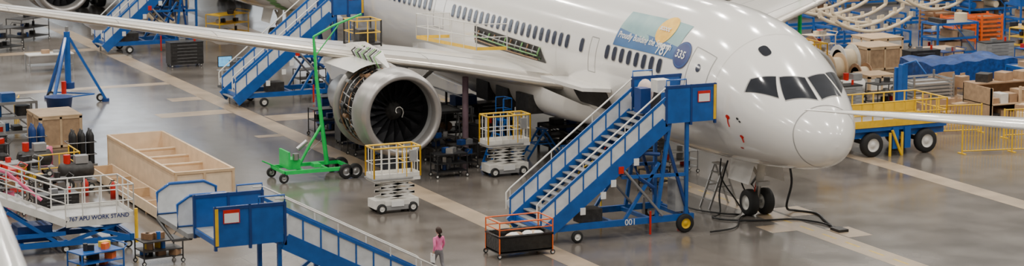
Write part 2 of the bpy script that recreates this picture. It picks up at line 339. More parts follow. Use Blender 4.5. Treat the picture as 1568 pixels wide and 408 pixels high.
def engine(s_,name,cowl_off):
    q=MB(); o=Vector((17.0,9.3*s_,2.66)); ax=(1,0,0); lp=lip if cowl_off else nac
    P=lambda x,a,r:o+Vector((x,r*math.cos(a),r*math.sin(a)))
    q.lathe(o,ax,[(.45,1.36),(.2,1.38),(.05,1.44),(0,1.53),(.03,1.60),(.12,1.66),(.3,1.71)],lp,64)
    q.lathe(o,ax,[(1.5,1.36),(.8,1.36)],black,56); q.lathe(o,ax,[(.8,1.36),(.45,1.36)],grey,56)
    e=1.2 if cowl_off else 1.7
    q.lathe(o,ax,[(.3,1.71),(.7,1.76),(e-.1,1.79),(e,1.78),(e,1.6)],lp,64)
    q.lathe(o,ax,[(1.45,0),(1.45,1.36)],black,40)
    q.lathe(o,ax,[(.55,.01),(.7,.12),(1.0,.3),(1.3,.43)],dark,24)
    q.tube([P(.6+.05*i,i*.55,.06+.042*i+.02) for i in range(8)],.02,railw)
    for k in range(18):
        a=2*math.pi*k/18; rows=[]
        for r,tw,ch in((.35,.2,.3),(.8,.5,.42),(1.33,.9,.5)):
            cdir=Vector((math.cos(tw),-math.sin(tw)*math.sin(a),math.sin(tw)*math.cos(a))); base=o+Vector((1.2,r*math.cos(a),r*math.sin(a)))
            rows.append((base-cdir*ch/2,base+cdir*ch/2))
        q.add([p for r in rows for p in r],[(0,1,3,2),(2,3,5,4)],blade)
    if cowl_off:
        q.lathe(o,ax,[(e,1.6),(1.9,1.5),(1.95,1.58),(2.05,1.58),(2.1,1.48),(2.7,1.46),(2.75,1.56),(2.85,1.56),(2.9,1.45),(3.4,1.45),(3.5,1.2),(4.2,1.0),(5,.9),(6,.8)],dark,40)
        q.lathe(o,ax,[(3.2,1.5),(3.2,1.76),(3.3,1.79),(3.38,1.76),(3.38,1.5)],lip,56)
        for k in range(70):
            a=2*math.pi*k/70+random.random()*.1; r=1.53
            x0=1.3+random.random()*.6;x1=x0+.4+random.random()*1.1
            q.tube([P(x0,a,r),P(x0+.1,a,r+.09),P(x1-.1,a+.08,r+.09),P(x1,a+.08,r)],.018+.022*random.random(),random.choice([steel,brass,dark,dark,dark,grey,black]))
        for k in range(4):
            q.tube([P(1.5+.45*k,2*math.pi*i/30,1.63) for i in range(30)],.03,random.choice([steel,brass]),6,True)
        for k in range(26):
            a=random.random()*6.28; c=P(1.4+random.random()*1.5,a,1.58); q.cyl(c,c+Vector((.35,0,0)),.08+.06*random.random(),random.choice([grey,dark,brass,black]),10)
        for k in range(20):
            a=random.random()*6.28; q.tube([P(3.5,a,1.2),P(4,a+.1,1.15),P(4.8,a+.1,1.0)],.04,random.choice([steel,brass,dark]))
    else:
        q.lathe(o,ax,[(1.7,1.78),(2.6,1.84),(3.6,1.8),(4.4,1.75),(5.2,1.6),(5.9,1.4),(5.85,1.25)],white,48)
    q.lathe(o,ax,[(5.0,1.0),(6.2,.9),(7.0,.62),(6.9,.55)],nac,32)
    q.lathe(o,ax,[(6.5,.45),(7.2,.3),(7.9,.03)],brass,24)
    vs=[]; yc_=9.3*s_
    for x,zb,zt,w in((18.6,4.15,4.35,.05),(20.0,4.0,4.85,.28),(22.0,3.6,5.0,.32),(24.5,3.1,4.4,.25),(26,3.6,4.1,.03)):
        vs+=[(x,yc_-w,zb),(x,yc_+w,zb),(x,yc_+w,zt),(x,yc_-w,zt)]
    q.add(vs,[(j*4+i,j*4+(i+1)%4,j*4+4+(i+1)%4,j*4+4+i) for j in range(4) for i in range(4)],white)
    if cowl_off:
        pts=[[P(x,math.pi/2-.1-k*.16,1.84+.06*k) for k in range(5)] for x in(1.9,3.6,5.2)]
        q.add([p for r in pts for p in r],[(j*5+i,j*5+i+1,j*5+6+i,j*5+5+i) for j in range(2) for i in range(4)],white,True)
        for k in range(12): q.tube([(18.9+k*.22,9.6,4.3),(19.0+k*.22,9.8,4.75),(19.2+k*.22,9.4,4.95)],.035,[primer,steel,dark][k%3])
    q.done(name,air,(0,0,0))
engine(1,'engine_starboard',True); engine(-1,'engine_port',False)
# gear
q=MB()
q.cyl((5.35,0,.5),(5.2,0,1.5),.09,steel);q.cyl((5.2,0,1.3),(5.0,0,2.4),.15,railw);q.cyl((5.35,-.42,.5),(5.35,.42,.5),.07,steel)
for y in(-.33,.33): q.wheel((5.35,y,.5),.5,.36,(0,1,0),railw)
q.tube([(5.2,0,1.4),(6.5,0,2.3)],.07,railw);q.tube([(5.45,0,.9),(5.7,.05,1.1),(5.4,0,1.45)],.05,steel)
for y in(-.55,.55): q.add([(4.6,y,2.15),(6.3,y,2.15),(6.2,y*1.4,1.3),(4.7,y*1.4,1.3)],[(0,1,2,3)],white)
q.box((4.95,0,1.25),(.2,.5,.15),alu); q.tube([(5.1,.2,1.3),(5.15,.25,.9),(5.3,.2,.6)],.025,red)
q.done('nose_gear',air,(0,0,0))
q=MB()
for s_ in(1,-1):
    y=4.9*s_; q.cyl((28,y,.8),(28,y*.98,3.6),.22,railw); q.beam((27.1,y,.68),(28.9,y,.68),.25,.25,grey)
    for x in(27.25,28.75):
        for d in(-.55,.55): q.wheel((x,y+d,.64),.64,.5,(0,1,0),railw)
    q.tube([(28,y,1.6),(28,y*.55,3.2)],.1,railw); q.add([(26.6,y+.7*s_,3.4),(29.2,y+.7*s_,3.4),(29,y+.9*s_,1.5),(26.8,y+.9*s_,1.5)],[(0,1,2,3)],white)
q.done('main_gear',air,(0,0,0))
# empennage
q=MB()
def surfq(secs,m):
    vs=[];P=AF+[(a,-b_) for a,b_ in reversed(AF[1:-1])];n=len(P)
    for le,c,t,nrm,pos in secs:
        for a,b_ in P: vs.append(Vector(pos)+Vector((le+a*c,0,0))+Vector(nrm)*(b_*t))
    q.add(vs,[(j*n+i,(j+1)*n+i,(j+1)*n+(i+1)%n,j*n+(i+1)%n) for j in range(len(secs)-1) for i in range(n)],m,True)
    k=(len(secs)-1)*n; q.add(vs[k:k+n],[tuple(range(n))],m)
surfq([(43.5,8.2,.4,(0,1,0),(0,0,7.2)),(50.5,4.0,.2,(0,1,0),(0,0,16.3))],blue)
for s_ in(1,-1): surfq([(47.8,4.6,.22,(0,0,1),(0,.8*s_,6.2)),(52.5,2,.1,(0,0,1),(0,9.6*s_,7.2))],wingw)
q.done('tail_fins',air,(0,0,0))
air2=bpy.data.objects.new('airliner.001',None); COL.objects.link(air2)
for c in list(air.children):
    if c.name in('livery_banner',): continue
    o=bpy.data.objects.new(c.name,c.data); COL.objects.link(o); o.parent=air2
air2.location=(52.9,0,0)
q=MB()
for i,t in enumerate(range(90,200,10)): disc(q,2.2,t,.5,.24,primer,.03)
o=q.done('primer_patches',air2,(0,0,0))
# ------------------------------------------------------------------ blue airstairs
def airstair(X0,X1,Y0,P,zt,L_,boxz=1.1,zlow=.35,legs=True,number=None):
    q=MB(); W=X1-X0; y1=Y0+P; y2=y1+L_
    q.bx(X0,X1,Y0,y1,zt-.16,zt,blue); q.bx(X0+.05,X1-.05,Y0+.05,y1,zt,zt+.02,grey)
    for x in(X0,X1):
        q.bx(x-.03,x+.03,Y0,y1-.05,zt-.2,zt+boxz,blue)
        q.bx(x-.045,x+.045,Y0,y1,zt+boxz-.05,zt+boxz+.05,dblue)
        for y in(Y0+.02,(Y0+y1)/2,y1): q.bx(x-.05,x+.05,y-.04,y+.04,zt-.3,zt+boxz+.05,dblue)
        q.tube([(x,y1,zt+boxz),(x,y1,zt+boxz+.25),(x,y1-.8,zt+boxz+.25),(x,y1-.8,zt+boxz)],.03,blue)
    q.bx(X0-.06,X0+.06,Y0+.0,Y0+.1,zt-.15,zt+boxz,yellow)
    for x in(X0,X1):
        q.beam((x,y1,zt-.20),(x,y2,zlow-.02),.1,.5,blue)
        a=Vector((x,y1,zt+.35));b_=Vector((x,y2,zlow+.53))
        q.beam(a,b_,.025,.6,panelw)
        q.beam(a+Z*.38,b_+Z*.38,.07,.1,blue)
        k=9
        for i in range(k+1):
            p=a.lerp(b_,i/k); q.beam(p-Z*.45,p+Z*.42,.06,.05,blue)
        q.tube([a+Z*.75+Vector((0,-.3,0)),a+Z*.75,b_+Z*.75,b_+Z*.6+Vector((0,.15,0)),b_+Z*.0+Vector((0,.15,0))],.03,railw)
        for i in range(0,k+1,3):
            p=a.lerp(b_,i/k); q.tube([p,p+Z*.75],.02,railw)
    ns=int((zt-zlow)/.2)
    for i in range(ns):
        t=(i+.5)/ns; y=y1+(y2-y1)*t; z=zt+(zlow-zt)*t; q.bx(X0+.05,X1-.05,y-.16,y+.14,z-.04,z,grey)
    for x in(X0+.1,X1-.1):
        if not legs: continue
        q.beam((x,Y0+.8,.55),(x,y2-.1,.55),.14,.22,blue)
        q.beam((x,y1+.3,.6),(x,y1-.2,zt-.2),.12,.12,blue); q.beam((x,y1-.9,.6),(x,y1-.9,zt-.2),.12,.12,blue)
        q.beam((x,Y0+1.0,.6),(x,y1+.1,zt-.25),.1,.1,dblue); q.beam((x,y1+1.6,.6),(x,y1+.2,zt*.62),.1,.1,blue)
        q.beam((x,y1-.9,zt*.5),(x,y1+1.7,zt*.52),.1,.12,blue)
        q.tube([(x,y1+.2,2.9),(x,y1+.9,3.0),(x,y1+1.2,2.6),(x,y1+1.0,2.1),(x,y1+.4,1.7)],.08,dblue)
        q.cyl((x-.1,y1+.1,.7),(x-.1,y1+1.8,2.6),.05,steel,8)
    if legs:
      for y in(Y0+.9,y1-.9,y1+.5,y1+2,y2-.2): q.beam((X0+.1,y,.55),(X1-.1,y,.55),.12,.14,blue)
      for x in(X0-.02,X1+.02):
        q.wheel((x,Y0+1.2,.34),.34,.2,(1,0,0),yellow if x<X0 else railw); q.wheel((x,y2-1.4,.22),.22,.12,(1,0,0))
      q.cyl((X0+.4,y1-.9,.0),(X0+.4,y1-.9,.9),.05,steel); q.cyl((X0+.4,y1-.9,0),(X0+.4,y1-.9,.04),.16,red)
      q.cyl((X1-.2,y1-.4,.0),(X1-.2,y1-.4,.9),.05,steel)
      q.cyl((X0-.02,Y0+2.6,.05),(X0-.02,Y0+2.6,.9),.04,red)
      q.bx(X0+.15,X0+.75,Y0+1.0,Y0+1.5,.75,1.9,grey); q.bx(X0+.2,X0+.9,y1+2.4,y1+3.2,.6,1.1,dark); q.bx(X0-.02,X0+.1,y2-.9,y2-.4,.8,1.3,railw)
      q.cyl((X0+.5,y2-.3,.0),(X0+.5,y2-.3,zlow+.2),.05,steel); q.cyl((X1-.4,y2-.2,.0),(X1-.4,y2-.2,zlow+.2),.05,steel)
      for k,(dy,zz,m) in enumerate(((1.1,2.6,paper),(2.0,1.9,paper),(2.4,1.5,paper),(1.7,2.35,red),(3.2,1.0,paper))): q.bx(X0-.075,X0-.05,y1+dy,y1+dy+.2,zz,zz+.25,m)
    q.bx(X0-.065,X0-.035,Y0+.25,Y0+.75,zt+.5,zt+.9,red); q.bx(X0-.068,X0-.037,Y0+.28,Y0+.72,zt+.52,zt+.80,paper)
    if number: q.text(number,.3,paper,lambda u,v:(X0+.02,y1+1.6-u,.46+v))
    return q
q=airstair(3.75,6.3,2.75,2.0,4.2,4.9,number='001'); 
for k in range(2): q.tube([(6.7,5.6,3.0-.5*k),(6.7,9.3,1.3-.5*k),(6.7,9.45,.1)],.035,yellow)
for y,z in((5.8,2.9),(6.7,2.5),(7.6,2.1),(8.5,1.7)): q.tube([(6.7,y,0),(6.7,y,z)],.03,yellow)
q.bx(4.5,5.0,4.2,4.7,5.0,5.45,railw); q.sphere((5.6,4.6,4.9),.35,sheet,12,8,(1,.8,1.3)); q.bx(5.7,6.2,3.9,4.6,4.2,5.0,dark); q.bx(5.0,5.5,4.7,5.1,4.2,5.1,dblue)
q.done('boarding_stairs')
q=airstair(37.2,39.2,3.1,1.6,4.4,4.9); q.done('boarding_stairs.001')
q=airstair(58.0,60.0,4.4,1.4,4.4,4.4); q.done('boarding_stairs.002')
q=airstair(-4.5,-2.5,0,2.15,3.15,5.0,boxz=.95,legs=False)
yc=24.1
for x in(-4.4,-2.6):
    q.beam((x,1.4,.5),(x,6.2,.5),.14,.22,blue); q.beam((x,3.8,.5),(x,3.8,1.9),.12,.12,blue); q.beam((x,2.0,.5),(x,2.0,3.0),.12,.12,blue); q.beam((x,1.9,.6),(x,3.8,2.0),.1,.1,blue)
    for y in(1.7,5.9): q.wheel((x,y,.3),.3,.18)
q.V=[(v[0],yc-v[1],v[2]) for v in q.V]; q.F=[f[::-1] for f in q.F]
for x in(-1.5,.6):
    pts=[(x,yc+.2,3.0),(x,yc-1.7,3.0),(x,yc-1.7,3.75),(x,yc-1.3,3.95),(x,yc-.2,3.95),(x,yc+.2,3.7)]
    q.add(pts+[(a+.06,b_,c) for a,b_,c in pts],[tuple(range(6)),tuple(range(11,5,-1))]+[(i,(i+1)%6,6+(i+1)%6,6+i) for i in range(6)],panelw)
    q.tube(pts,.05,blue,8,True)
q.bx(-2.5,.7,yc-1.8,yc+.2,2.85,3.0,grey); q.bx(-2.3,-1.65,yc-1.4,yc-.8,3.0,4.0,alu)
q.tube([(-2.5,yc+.1,2.85),(-1.0,yc+.2,2.5),(.6,yc+.2,2.85)],.06,dark); q.tube([(-2.5,yc-1.7,2.85),(-1.0,yc-1.7,2.5),(.6,yc-1.7,2.85)],.06,dark)
q.lathe((-2.2,yc-1.95,3.0),(0,0,1),[(0,.001),(0,.1),(.5,.1),(.6,.04),(.68,.001)],red,12); q.lathe((-2.2,yc-2.2,3.0),(0,0,1),[(0,.001),(0,.1),(.5,.1),(.6,.04),(.68,.001)],red,12)
q.bx(-2.5,-1.9,yc-2.4,yc-1.8,2.9,3.0,grey)
q.done('boarding_stairs.003')
# ------------------------------------------------------------------ scissor lifts
def lift(cx,cy,zp,name='scissor_lift',L_=1.85,W=.85):
    q=MB(); x0,x1,y0,y1=cx-W/2,cx+W/2,cy-L_/2,cy+L_/2
    q.bx(x0+.05,x1-.05,y0+.05,y1-.05,.18,.5,railw); q.bx(x0,x1,y0+.3,y1-.3,.12,.3,grey)
    for x in(x0+.02,x1-.02):
        for y in(y0+.3,y1-.3): q.wheel((x,y,.19),.19,.12,(1,0,0),railw)
        q.bx(x-.02,x+.02,cy-.5,cy+.5,.3,.46,railw)
    nst=3; h=(zp-.15-.5)/nst
    for i in range(nst):
        for x in(x0+.12,x1-.12):
            za=.5+h*i; q.beam((x,y0+.2,za),(x,y1-.3,za+h),.05,.09,railw); q.beam((x,y1-.3,za),(x,y0+.2,za+h),.05,.09,railw)
        q.cyl((x0+.1,cy-.05,.5+h*(i+.5)),(x1-.1,cy-.05,.5+h*(i+.5)),.035,grey,8)
    q.bx(x0,x1,y0,y1,zp-.14,zp,railw); q.bx(x0-.03,x1+.03,y0+.3,y1+.05,zp-.08,zp-.03,grey)
    c=[(x0,y0,zp),(x1,y0,zp),(x1,y1,zp),(x0,y1,zp),(x0,y0,zp)]
    q.rail(c,1.1,railw,.32,.02,True,railw); q.rail(c,1.12,yellow,10,.035,False)
    q.rail([(x0,y0+.55,zp),(x1,y0+.55,zp)],1.1,yellow,.45,.02)
    q.bx(x0-.12,x0,y0+.2,y0+.45,zp+.6,zp+1.0,grey)
    q.box((x0-.02,cy,.35),(.02,.5,.2),paper)
    return q.done(name)
lift(11.7,11.95,1.35); lift(16.6,5.1,1.35)
# ------------------------------------------------------------------ green davit cart
q=MB()
q.beam((18.5,11.0,.42),(18.5,13.8,.42),.12,.14,green);q.beam((20.0,11.0,.42),(20.0,13.8,.42),.12,.14,green)
for y in(11.0,12,13,13.8): q.beam((18.5,y,.42),(20.0,y,.42),.1,.12,green)
q.bx(18.9,19.6,13.0,13.5,.45,.85,green); q.bx(18.7,19.8,13.5,13.58,.5,1.2,green); q.cyl((18.9,13.2,.85),(18.9,13.2,1.1),.13,steel); q.bx(18.7,19.1,12.2,12.5,.5,.65,green)
for x,y in((18.45,11.25),(20.05,11.25),(18.45,10.85),(20.05,10.85)): q.wheel((x,y,.3),.3,.2,(1,0,0),steel)
for x,y in((18.5,13.85),(20.0,13.85)): q.wheel((x,y,.2),.2,.1,(1,0,0),steel); q.beam((x,y,.2),(x,y,.5),.06,.06,green)
q.tube([(19.25,11.75,.5),(19.25,11.95,2.2),(19.25,12.15,4.0),(19.25,12.25,5.7)],[.10,.085,.07,.05],green,8)
q.tube([(19.25,12.9,.6),(19.25,12.5,1.3),(19.25,11.9,2.2)],.06,green); q.tube([(19.25,12.25,5.7),(19.25,11.4,6.1),(19.25,10.2,6.5)],.045,green,8)
q.tube([(19.25,12.2,4.9),(19.25,11.2,6.1)],.025,green); q.tube([(19.3,12.15,5.5),(19.3,11.95,1.5),(19.3,12.6,1.0)],.012,steel)
q.cyl((19.25,13.0,1.2),(19.25,12.6,1.5),.09,steel); q.tube([(19.25,13.8,.5),(18.9,14.6,.9)],.03,green)
q.done('davit_crane_cart')
q=MB(); X,Y=26,-14.5
q.beam((X-.8,Y-1,.4),(X-.8,Y+1,.4),.12,.12,green);q.beam((X+.8,Y-1,.4),(X+.8,Y+1,.4),.12,.12,green);q.beam((X-.8,Y,.4),(X+.8,Y,.4),.12,.12,green)
for a in(-.8,.8):
    for b_ in(-1,1): q.wheel((X+a,Y+b_,.3),.3,.15)
q.tube([(X,Y,.4),(X,Y,5.5),(X,Y+.2,7.2)],[.12,.09,.07],green,8);q.tube([(X,Y+.2,7.2),(X,Y+2.2,8.2)],.06,green,8)
q.done('davit_crane_cart.001')
# ------------------------------------------------------------------ crates
q=MB(); x0,x1,y0,y1,h=14.9,24.1,17.1,19.4,1.5; t=.06
q.bx(x0,x1,y0,y1,.12,.2,ply)
for y in(y0,y1-t): q.bx(x0,x1,y,y+t,.2,h,plyl)
for x in(x0,x1-t): q.bx(x,x+t,y0+t,y1-t,.2,h,plyl)
for x in(16.8,18.6,20.4,22.2): q.bx(x,x+.06,y0+t,y1-t,.2,h*.72,plyl); q.bx(x-.04,x+.1,y0+t,y1-t,h*.72,h*.72+.05,plyl)
for y in(y0-.02,y1+.02):
    q.bx(x0,x1,y-.02,y+.02,h-.1,h,ply); q.bx(x0,x1,y-.02,y+.02,.2,.3,ply)
for x in(x0-.02,x1+.02):
    q.bx(x-.02,x+.02,y0,y1,h-.1,h,ply); q.bx(x-.02,x+.02,y0,y1,.2,.32,ply)
    for y in(y0+.03,(y0+y1)/2,y1-.03): q.bx(x-.02,x+.02,y-.05,y+.05,.3,h-.1,ply)
for x in np.arange(x0+.2,x1,1.4): q.bx(x,x+.1,y0,y1,0,.12,plyd)
q.done('shipping_crate')
q=MB(); q.bx(12.4,23,19.6,20.5,.1,.16,plyd); q.bx(12.4,23,19.57,19.63,.1,.5,plyl); q.bx(12.4,23,20.47,20.53,.1,.5,plyl)
for x in(12.5,15,17.5,20,22.7): q.bx(x,x+.12,19.6,20.5,0,.1,plyd); q.bx(x,x+.08,19.63,20.47,.16,.5,ply)
q.done('crate_tray')
def woodbox(x0,x1,y0,y1,h,m=plyd,name='wooden_crate',z0=0):
    q=MB(); q.bx(x0,x1,y0,y1,z0+.12,z0+h,m); q.bx(x0-.03,x1+.03,y0-.03,y1+.03,z0+h,z0+h+.05,ply)
    for x in(x0-.015,x1+.015):
        for y in(y0+.05,(y0+y1)/2,y1-.05): q.bx(x-.02,x+.02,y-.05,y+.05,z0+.12,z0+h,ply)
        for z in(.17,h-.06): q.bx(x-.02,x+.02,y0,y1,z0+z-.05,z0+z+.05,ply)
    for y in(y0-.015,y1+.015):
        for x in(x0+.05,(x0+x1)/2,x1-.05): q.bx(x-.05,x+.05,y-.02,y+.02,z0+.12,z0+h,ply)
        for z in(.17,h-.06): q.bx(x0,x1,y-.02,y+.02,z0+z-.05,z0+z+.05,ply)
    for x in(x0+.05,(x0+x1)/2-.05,x1-.15): q.bx(x,x+.1,y0,y1,z0,z0+.12,ply)
    return q.done(name)
woodbox(29.7,31.9,19.0,20.8,1.45)
# ------------------------------------------------------------------ waste bin cart
q=MB(); x0,x1,y0,y1=2.5,3.65,9.8,11.8
for a,b_,c,d in((x0,x1,y0,y0+.04),(x0,x1,y1-.04,y1),(x0,x0+.04,y0,y1),(x1-.04,x1,y0,y1)): q.bx(a,b_,c,d,.2,.75,bwrap)
q.bx(x0,x1,y0,y1,.16,.24,black)
q.tube([(x0,y0,.75),(x1,y0,.75),(x1,y1,.75),(x0,y1,.75)],.05,bwrap,6,True)
for x in(x0,x1):
    for y in(y0,y1): q.tube([(x,y,.1),(x,y,1.25)],.025,orange); q.wheel((x,y,.09),.09,.05)
q.tube([(x0,y0,1.25),(x1,y0,1.25),(x1,y1,1.25),(x0,y1,1.25)],.025,orange,6,True); q.tube([(x0,y0,1.0),(x1,y0,1.0),(x1,y1,1.0),(x0,y1,1.0)],.02,orange,6,True)
for k in range(9): q.sphere((x0+.3+random.random()*.55,y0+.3+random.random()*1.4,.58),.17+.12*random.random(),[paper,card,ply,paper][k%4],8,6,(1,1,.7))
q.done('waste_bin_cart')
# ------------------------------------------------------------------ person
def person(loc,heading):
    root=bpy.data.objects.new('walking_woman',None); COL.objects.link(root)
    J=[(0,0,.90,.125,.10),(0,.0,1.02,.115,.09),(0,.01,1.15,.13,.095),(0,.0,1.27,.14,.1),(0,-.01,1.37,.065,.06),(0,.0,1.45,.05,.05),
       (-.17,-.01,1.31,.06,.06),(-.22,-.1,1.08,.045,.045),(-.21,-.02,.87,.033,.033),(-.21,0,.80,.028,.022),
       (.17,-.01,1.31,.06,.06),(.24,.03,1.08,.045,.045),(.25,.16,.90,.033,.033),(.25,.2,.85,.028,.022),
       (-.09,.02,.82,.095,.09),(-.1,.16,.48,.062,.062),(-.1,.2,.12,.042,.042),(-.1,.34,.04,.035,.03),
       (.09,-.02,.82,.095,.09),(.1,-.06,.46,.062,.062),(.1,-.3,.14,.042,.042),(.1,-.2,.05,.035,.03)]
    E=[(0,1),(1,2),(2,3),(3,4),(4,5),(3,6),(6,7),(7,8),(8,9),(3,10),(10,11),(11,12),(12,13),(0,14),(14,15),(15,16),(16,17),(0,18),(18,19),(19,20),(20,21)]
    me=bpy.data.meshes.new('b'); me.from_pydata([j[:3] for j in J],E,[]); ob=bpy.data.objects.new('b',me); COL.objects.link(ob)
    md=ob.modifiers.new('s','SKIN'); 
    for i,j in enumerate(J): me.skin_vertices[0].data[i].radius=(j[3],j[4])
    me.skin_vertices[0].data[0].use_root=True
    sb=ob.modifiers.new('u','SUBSURF'); sb.levels=2
    dg=bpy.context.evaluated_depsgraph_get(); dg.update(); bm_=bpy.data.meshes.new_from_object(ob.evaluated_get(dg)); bpy.data.objects.remove(ob)
    bm_.materials.clear()
    for m in(pinkc,pants,skinm,black): bm_.materials.append(m)
    for p in bm_.polygons:
        c=p.center; p.use_smooth=True
        if c.z<.075 or(c.z<.12 and c.y>.22): k=3
        elif abs(c.x)<.19 and c.z<.93: k=1
        elif abs(c.x)>=.19 and c.z<.90: k=2
        elif c.z>1.4: k=2
        else: k=0
        p.material_index=k
    b=bpy.data.objects.new('body',bm_); COL.objects.link(b); b.parent=root
    q=MB()
    for hx,hy,hz,s_ in((-.21,.0,.80,-1),(.25,.21,.84,1)):
        q.sphere((hx,hy+.01,hz-.04),.045,skinm,10,8,(.45,.85,1.1))
        for k in range(4):
            y=hy-.03+k*.022; l=[.06,.075,.07,.055][k]
            q.tube([(hx,y,hz-.07),(hx-s_*.01,y+.004,hz-.07-l*.6),(hx-s_*.025,y+.006,hz-.07-l)],[.010,.009,.007],skinm)
        q.tube([(hx,hy+.04,hz-.02),(hx-s_*.015,hy+.06,hz-.05),(hx-s_*.02,hy+.06,hz-.08)],[.012,.010,.008],skinm)
    q.done('hands',root,(0,0,0))
    q=MB(); c=(0,.02,1.56)
    q.sphere(c,.1,skinm,20,14,(.78,.95,1.15)); q.tube([(0,.11,1.58),(0,.128,1.545),(0,.11,1.535)],[.008,.014,.01],skinm); q.sphere((0,.06,1.475),.04,skinm,10,8,(1,.9,.6))
    for s_ in(-1,1): q.sphere((s_*.03,.108,1.57),.011,paper,8,6); q.sphere((s_*.03,.117,1.57),.006,dark,8,6); q.sphere((s_*.078,.02,1.555),.022,skinm,8,6,(.4,.8,1.2))
    q.tube([(-.022,.108,1.512),(0,.114,1.51),(.022,.108,1.512)],.006,pinkm)
    q.done('head',root,(0,0,0))
    q=MB(); q.sphere((0,-.005,1.585),.115,hairm,20,14,(.82,.9,1.0)); q.tube([(0,-.06,1.6),(0,-.085,1.5),(0,-.085,1.4),(0,-.075,1.33)],[.08,.085,.07,.03],hairm,12)
    q.done('hair',root,(0,0,0))
    q=MB(); q.box((-.215,.02,.66),(.02,.24,.3),paper); q.tube([(-.21,-.05,.8),(-.21,0,.83),(-.21,.05,.8)],.006,paper); q.done('paper_bag',root,(0,0,0))
    root.location=loc; root.rotation_euler=(0,0,heading)
person((1.0,14.7,0),math.atan2(.2,.95)-math.pi/2)
# ------------------------------------------------------------------ tripod jack
def tripod(cx,cy,h=3.35,name='tripod_jack'):
    q=MB(); top=Vector((cx,cy,h))
    for k in range(3):
        a=k*2*math.pi/3+.35; f=Vector((cx+1.75*math.cos(a),cy+1.75*math.sin(a),.12)); q.beam(top+(f-top)*.06,f,.13,.13,blue); q.cyl(f-Z*.12,f+Z*.03,.18,dblue)
        g=Vector((cx+1.75*math.cos(a+2.094),cy+1.75*math.sin(a+2.094),.12)); q.beam(f+(Vector((cx,cy,1.0))-f)*.3,g+(Vector((cx,cy,1.0))-g)*.3,.06,.06,blue)
        q.wheel(f+Vector((-.25*math.cos(a),-.25*math.sin(a),.08)),.2,.1)
    q.cyl((cx,cy,.9),(cx,cy,h+.1),.15,blue); q.cyl((cx,cy,h),(cx,cy,h+.35),.08,steel); q.cyl((cx-.3,cy+.3,.5),(cx-.3,cy+.3,1.1),.12,red); q.cyl((cx,cy,.7),(cx,cy,1.0),.3,dblue)
    return q.done(name)
tripod(42.3,16.3)
# ------------------------------------------------------------------ APU work stand
q=MB(); X0,X1=9.6,11.6; Y0,Y1=22.5,24.9; zd=1.15
q.bx(X0,X1,Y0,Y1,zd-.1,zd,alu)
q.beam((X0,Y0,zd-.12),(X0,Y1,zd-.12),.06,.24,railw);q.beam((X1,Y0,zd-.12),(X1,Y1,zd-.12),.06,.24,railw)
q.rail([(X0,Y1,zd),(X0,Y0,zd),(X1,Y0,zd),(X1,Y1,zd)],1.1,railw,.6,.028,True,railw)
for x in(X0+.1,X1-.1):
    q.beam((x,Y0,.35),(x,Y1+3,.35),.14,.18,blue); q.beam((x,Y0+.2,.4),(x,Y1-.2,1.0),.07,.12,blue); q.beam((x,Y1-.2,.4),(x,Y0+.2,1.0),.07,.12,blue)
    q.beam((x,Y1,.7),(x,Y1+3,.7),.12,.14,blue); q.beam((x,Y1+.3,.4),(x,Y1+2,1.6),.1,.12,blue)
    for y in(Y0+.2,Y1,Y1+2.6): q.wheel((x,y,.15),.15,.1); q.cyl((x,y,.2),(x,y,.4),.05,steel,8)
for y in(Y0+.1,Y0+1.2,Y1,Y1+1.5,Y1+3): q.beam((X0+.1,y,.38),(X1-.1,y,.38),.12,.16,blue)
q.bx(X0,X1,Y0,Y0+.12,.25,.5,blue); q.tube([(X0-.1,Y0-.05,.2),(X0-.1,Y0-.05,1.4)],.06,yellow,8)
q.bx(X0+.3,X0+1.2,Y1+.4,Y1+1.6,.45,1.0,dblue)
for x in(X0,X1):
    q.beam((x,Y1,zd-.1),(x,Y1+5,zd+2.1),.06,.25,railw); q.tube([(x,Y1,zd+1.1),(x,Y1+5,zd+3.2)],.03,railw); q.tube([(x,Y1,zd+.6),(x,Y1+5,zd+2.7)],.025,railw)
    for k in range(6): q.tube([(x,Y1+k,zd+.44*k),(x,Y1+k,zd+1.1+.43*k)],.025,railw)
    q.beam((x,Y1+3,.35),(x,Y1+4.6,zd+1.9),.1,.12,blue); q.beam((x,Y1+4.8,.35),(x,Y1+3,1.7),.1,.12,blue)
for k in range(14): q.bx(X0+.03,X1-.03,Y1+.36*k,Y1+.36*k+.28,zd+.15*k-.02,zd+.15*k,alu)
q.tube([(X1-.3,Y1+.4,1.6),(X1+.2,Y1+1.5,2.6),(X1-.4,Y1+3,3.2),(X1-.6,Y1+4.5,2.7)],.06,pinkm,8)
q.text('767 APU WORK STAND',.2,navy,lambda u,v:(X0-.045,Y1-.1-u,zd-.02+v))
q.done('apu_work_stand')
# ------------------------------------------------------------------ generic shop equipment
def cart(cx,cy,w,l,h,m,name='utility_cart',rz=0,load=None,nl=9):
    q=MB()
    for z in(.25,h*.6,h): q.box((0,0,z),(w,l,.04),m); 
    for x in(-w/2,w/2):
        for y in(-l/2,l/2): q.beam((x,y,.15),(x,y,h+.02),.04,.04,m); q.wheel((x,y,.08),.08,.04)
    q.tube([(-w/2,-l/2,h),(-w/2,-l/2-.15,h+.15),(w/2,-l/2-.15,h+.15),(w/2,-l/2,h)],.02,m)
    L2=load or [steel,red,grey,cream,dark]
    for k in range(nl):
        z=[.27,h*.6+.02,h+.02][k%3]; px,py=(random.random()-.5)*w*.6,(random.random()-.5)*l*.7
        if k%4==3: q.cyl((px,py,z),(px,py,z+.25),.08,random.choice(L2),10)
        else: q.box((px,py,z+.1),(.15+.15*random.random(),.15+.25*random.random(),.2),random.choice(L2),random.random())
    o=q.done(name,origin=(0,0,0)); o.location=(cx,cy,0); o.rotation_euler=(0,0,rz); return o
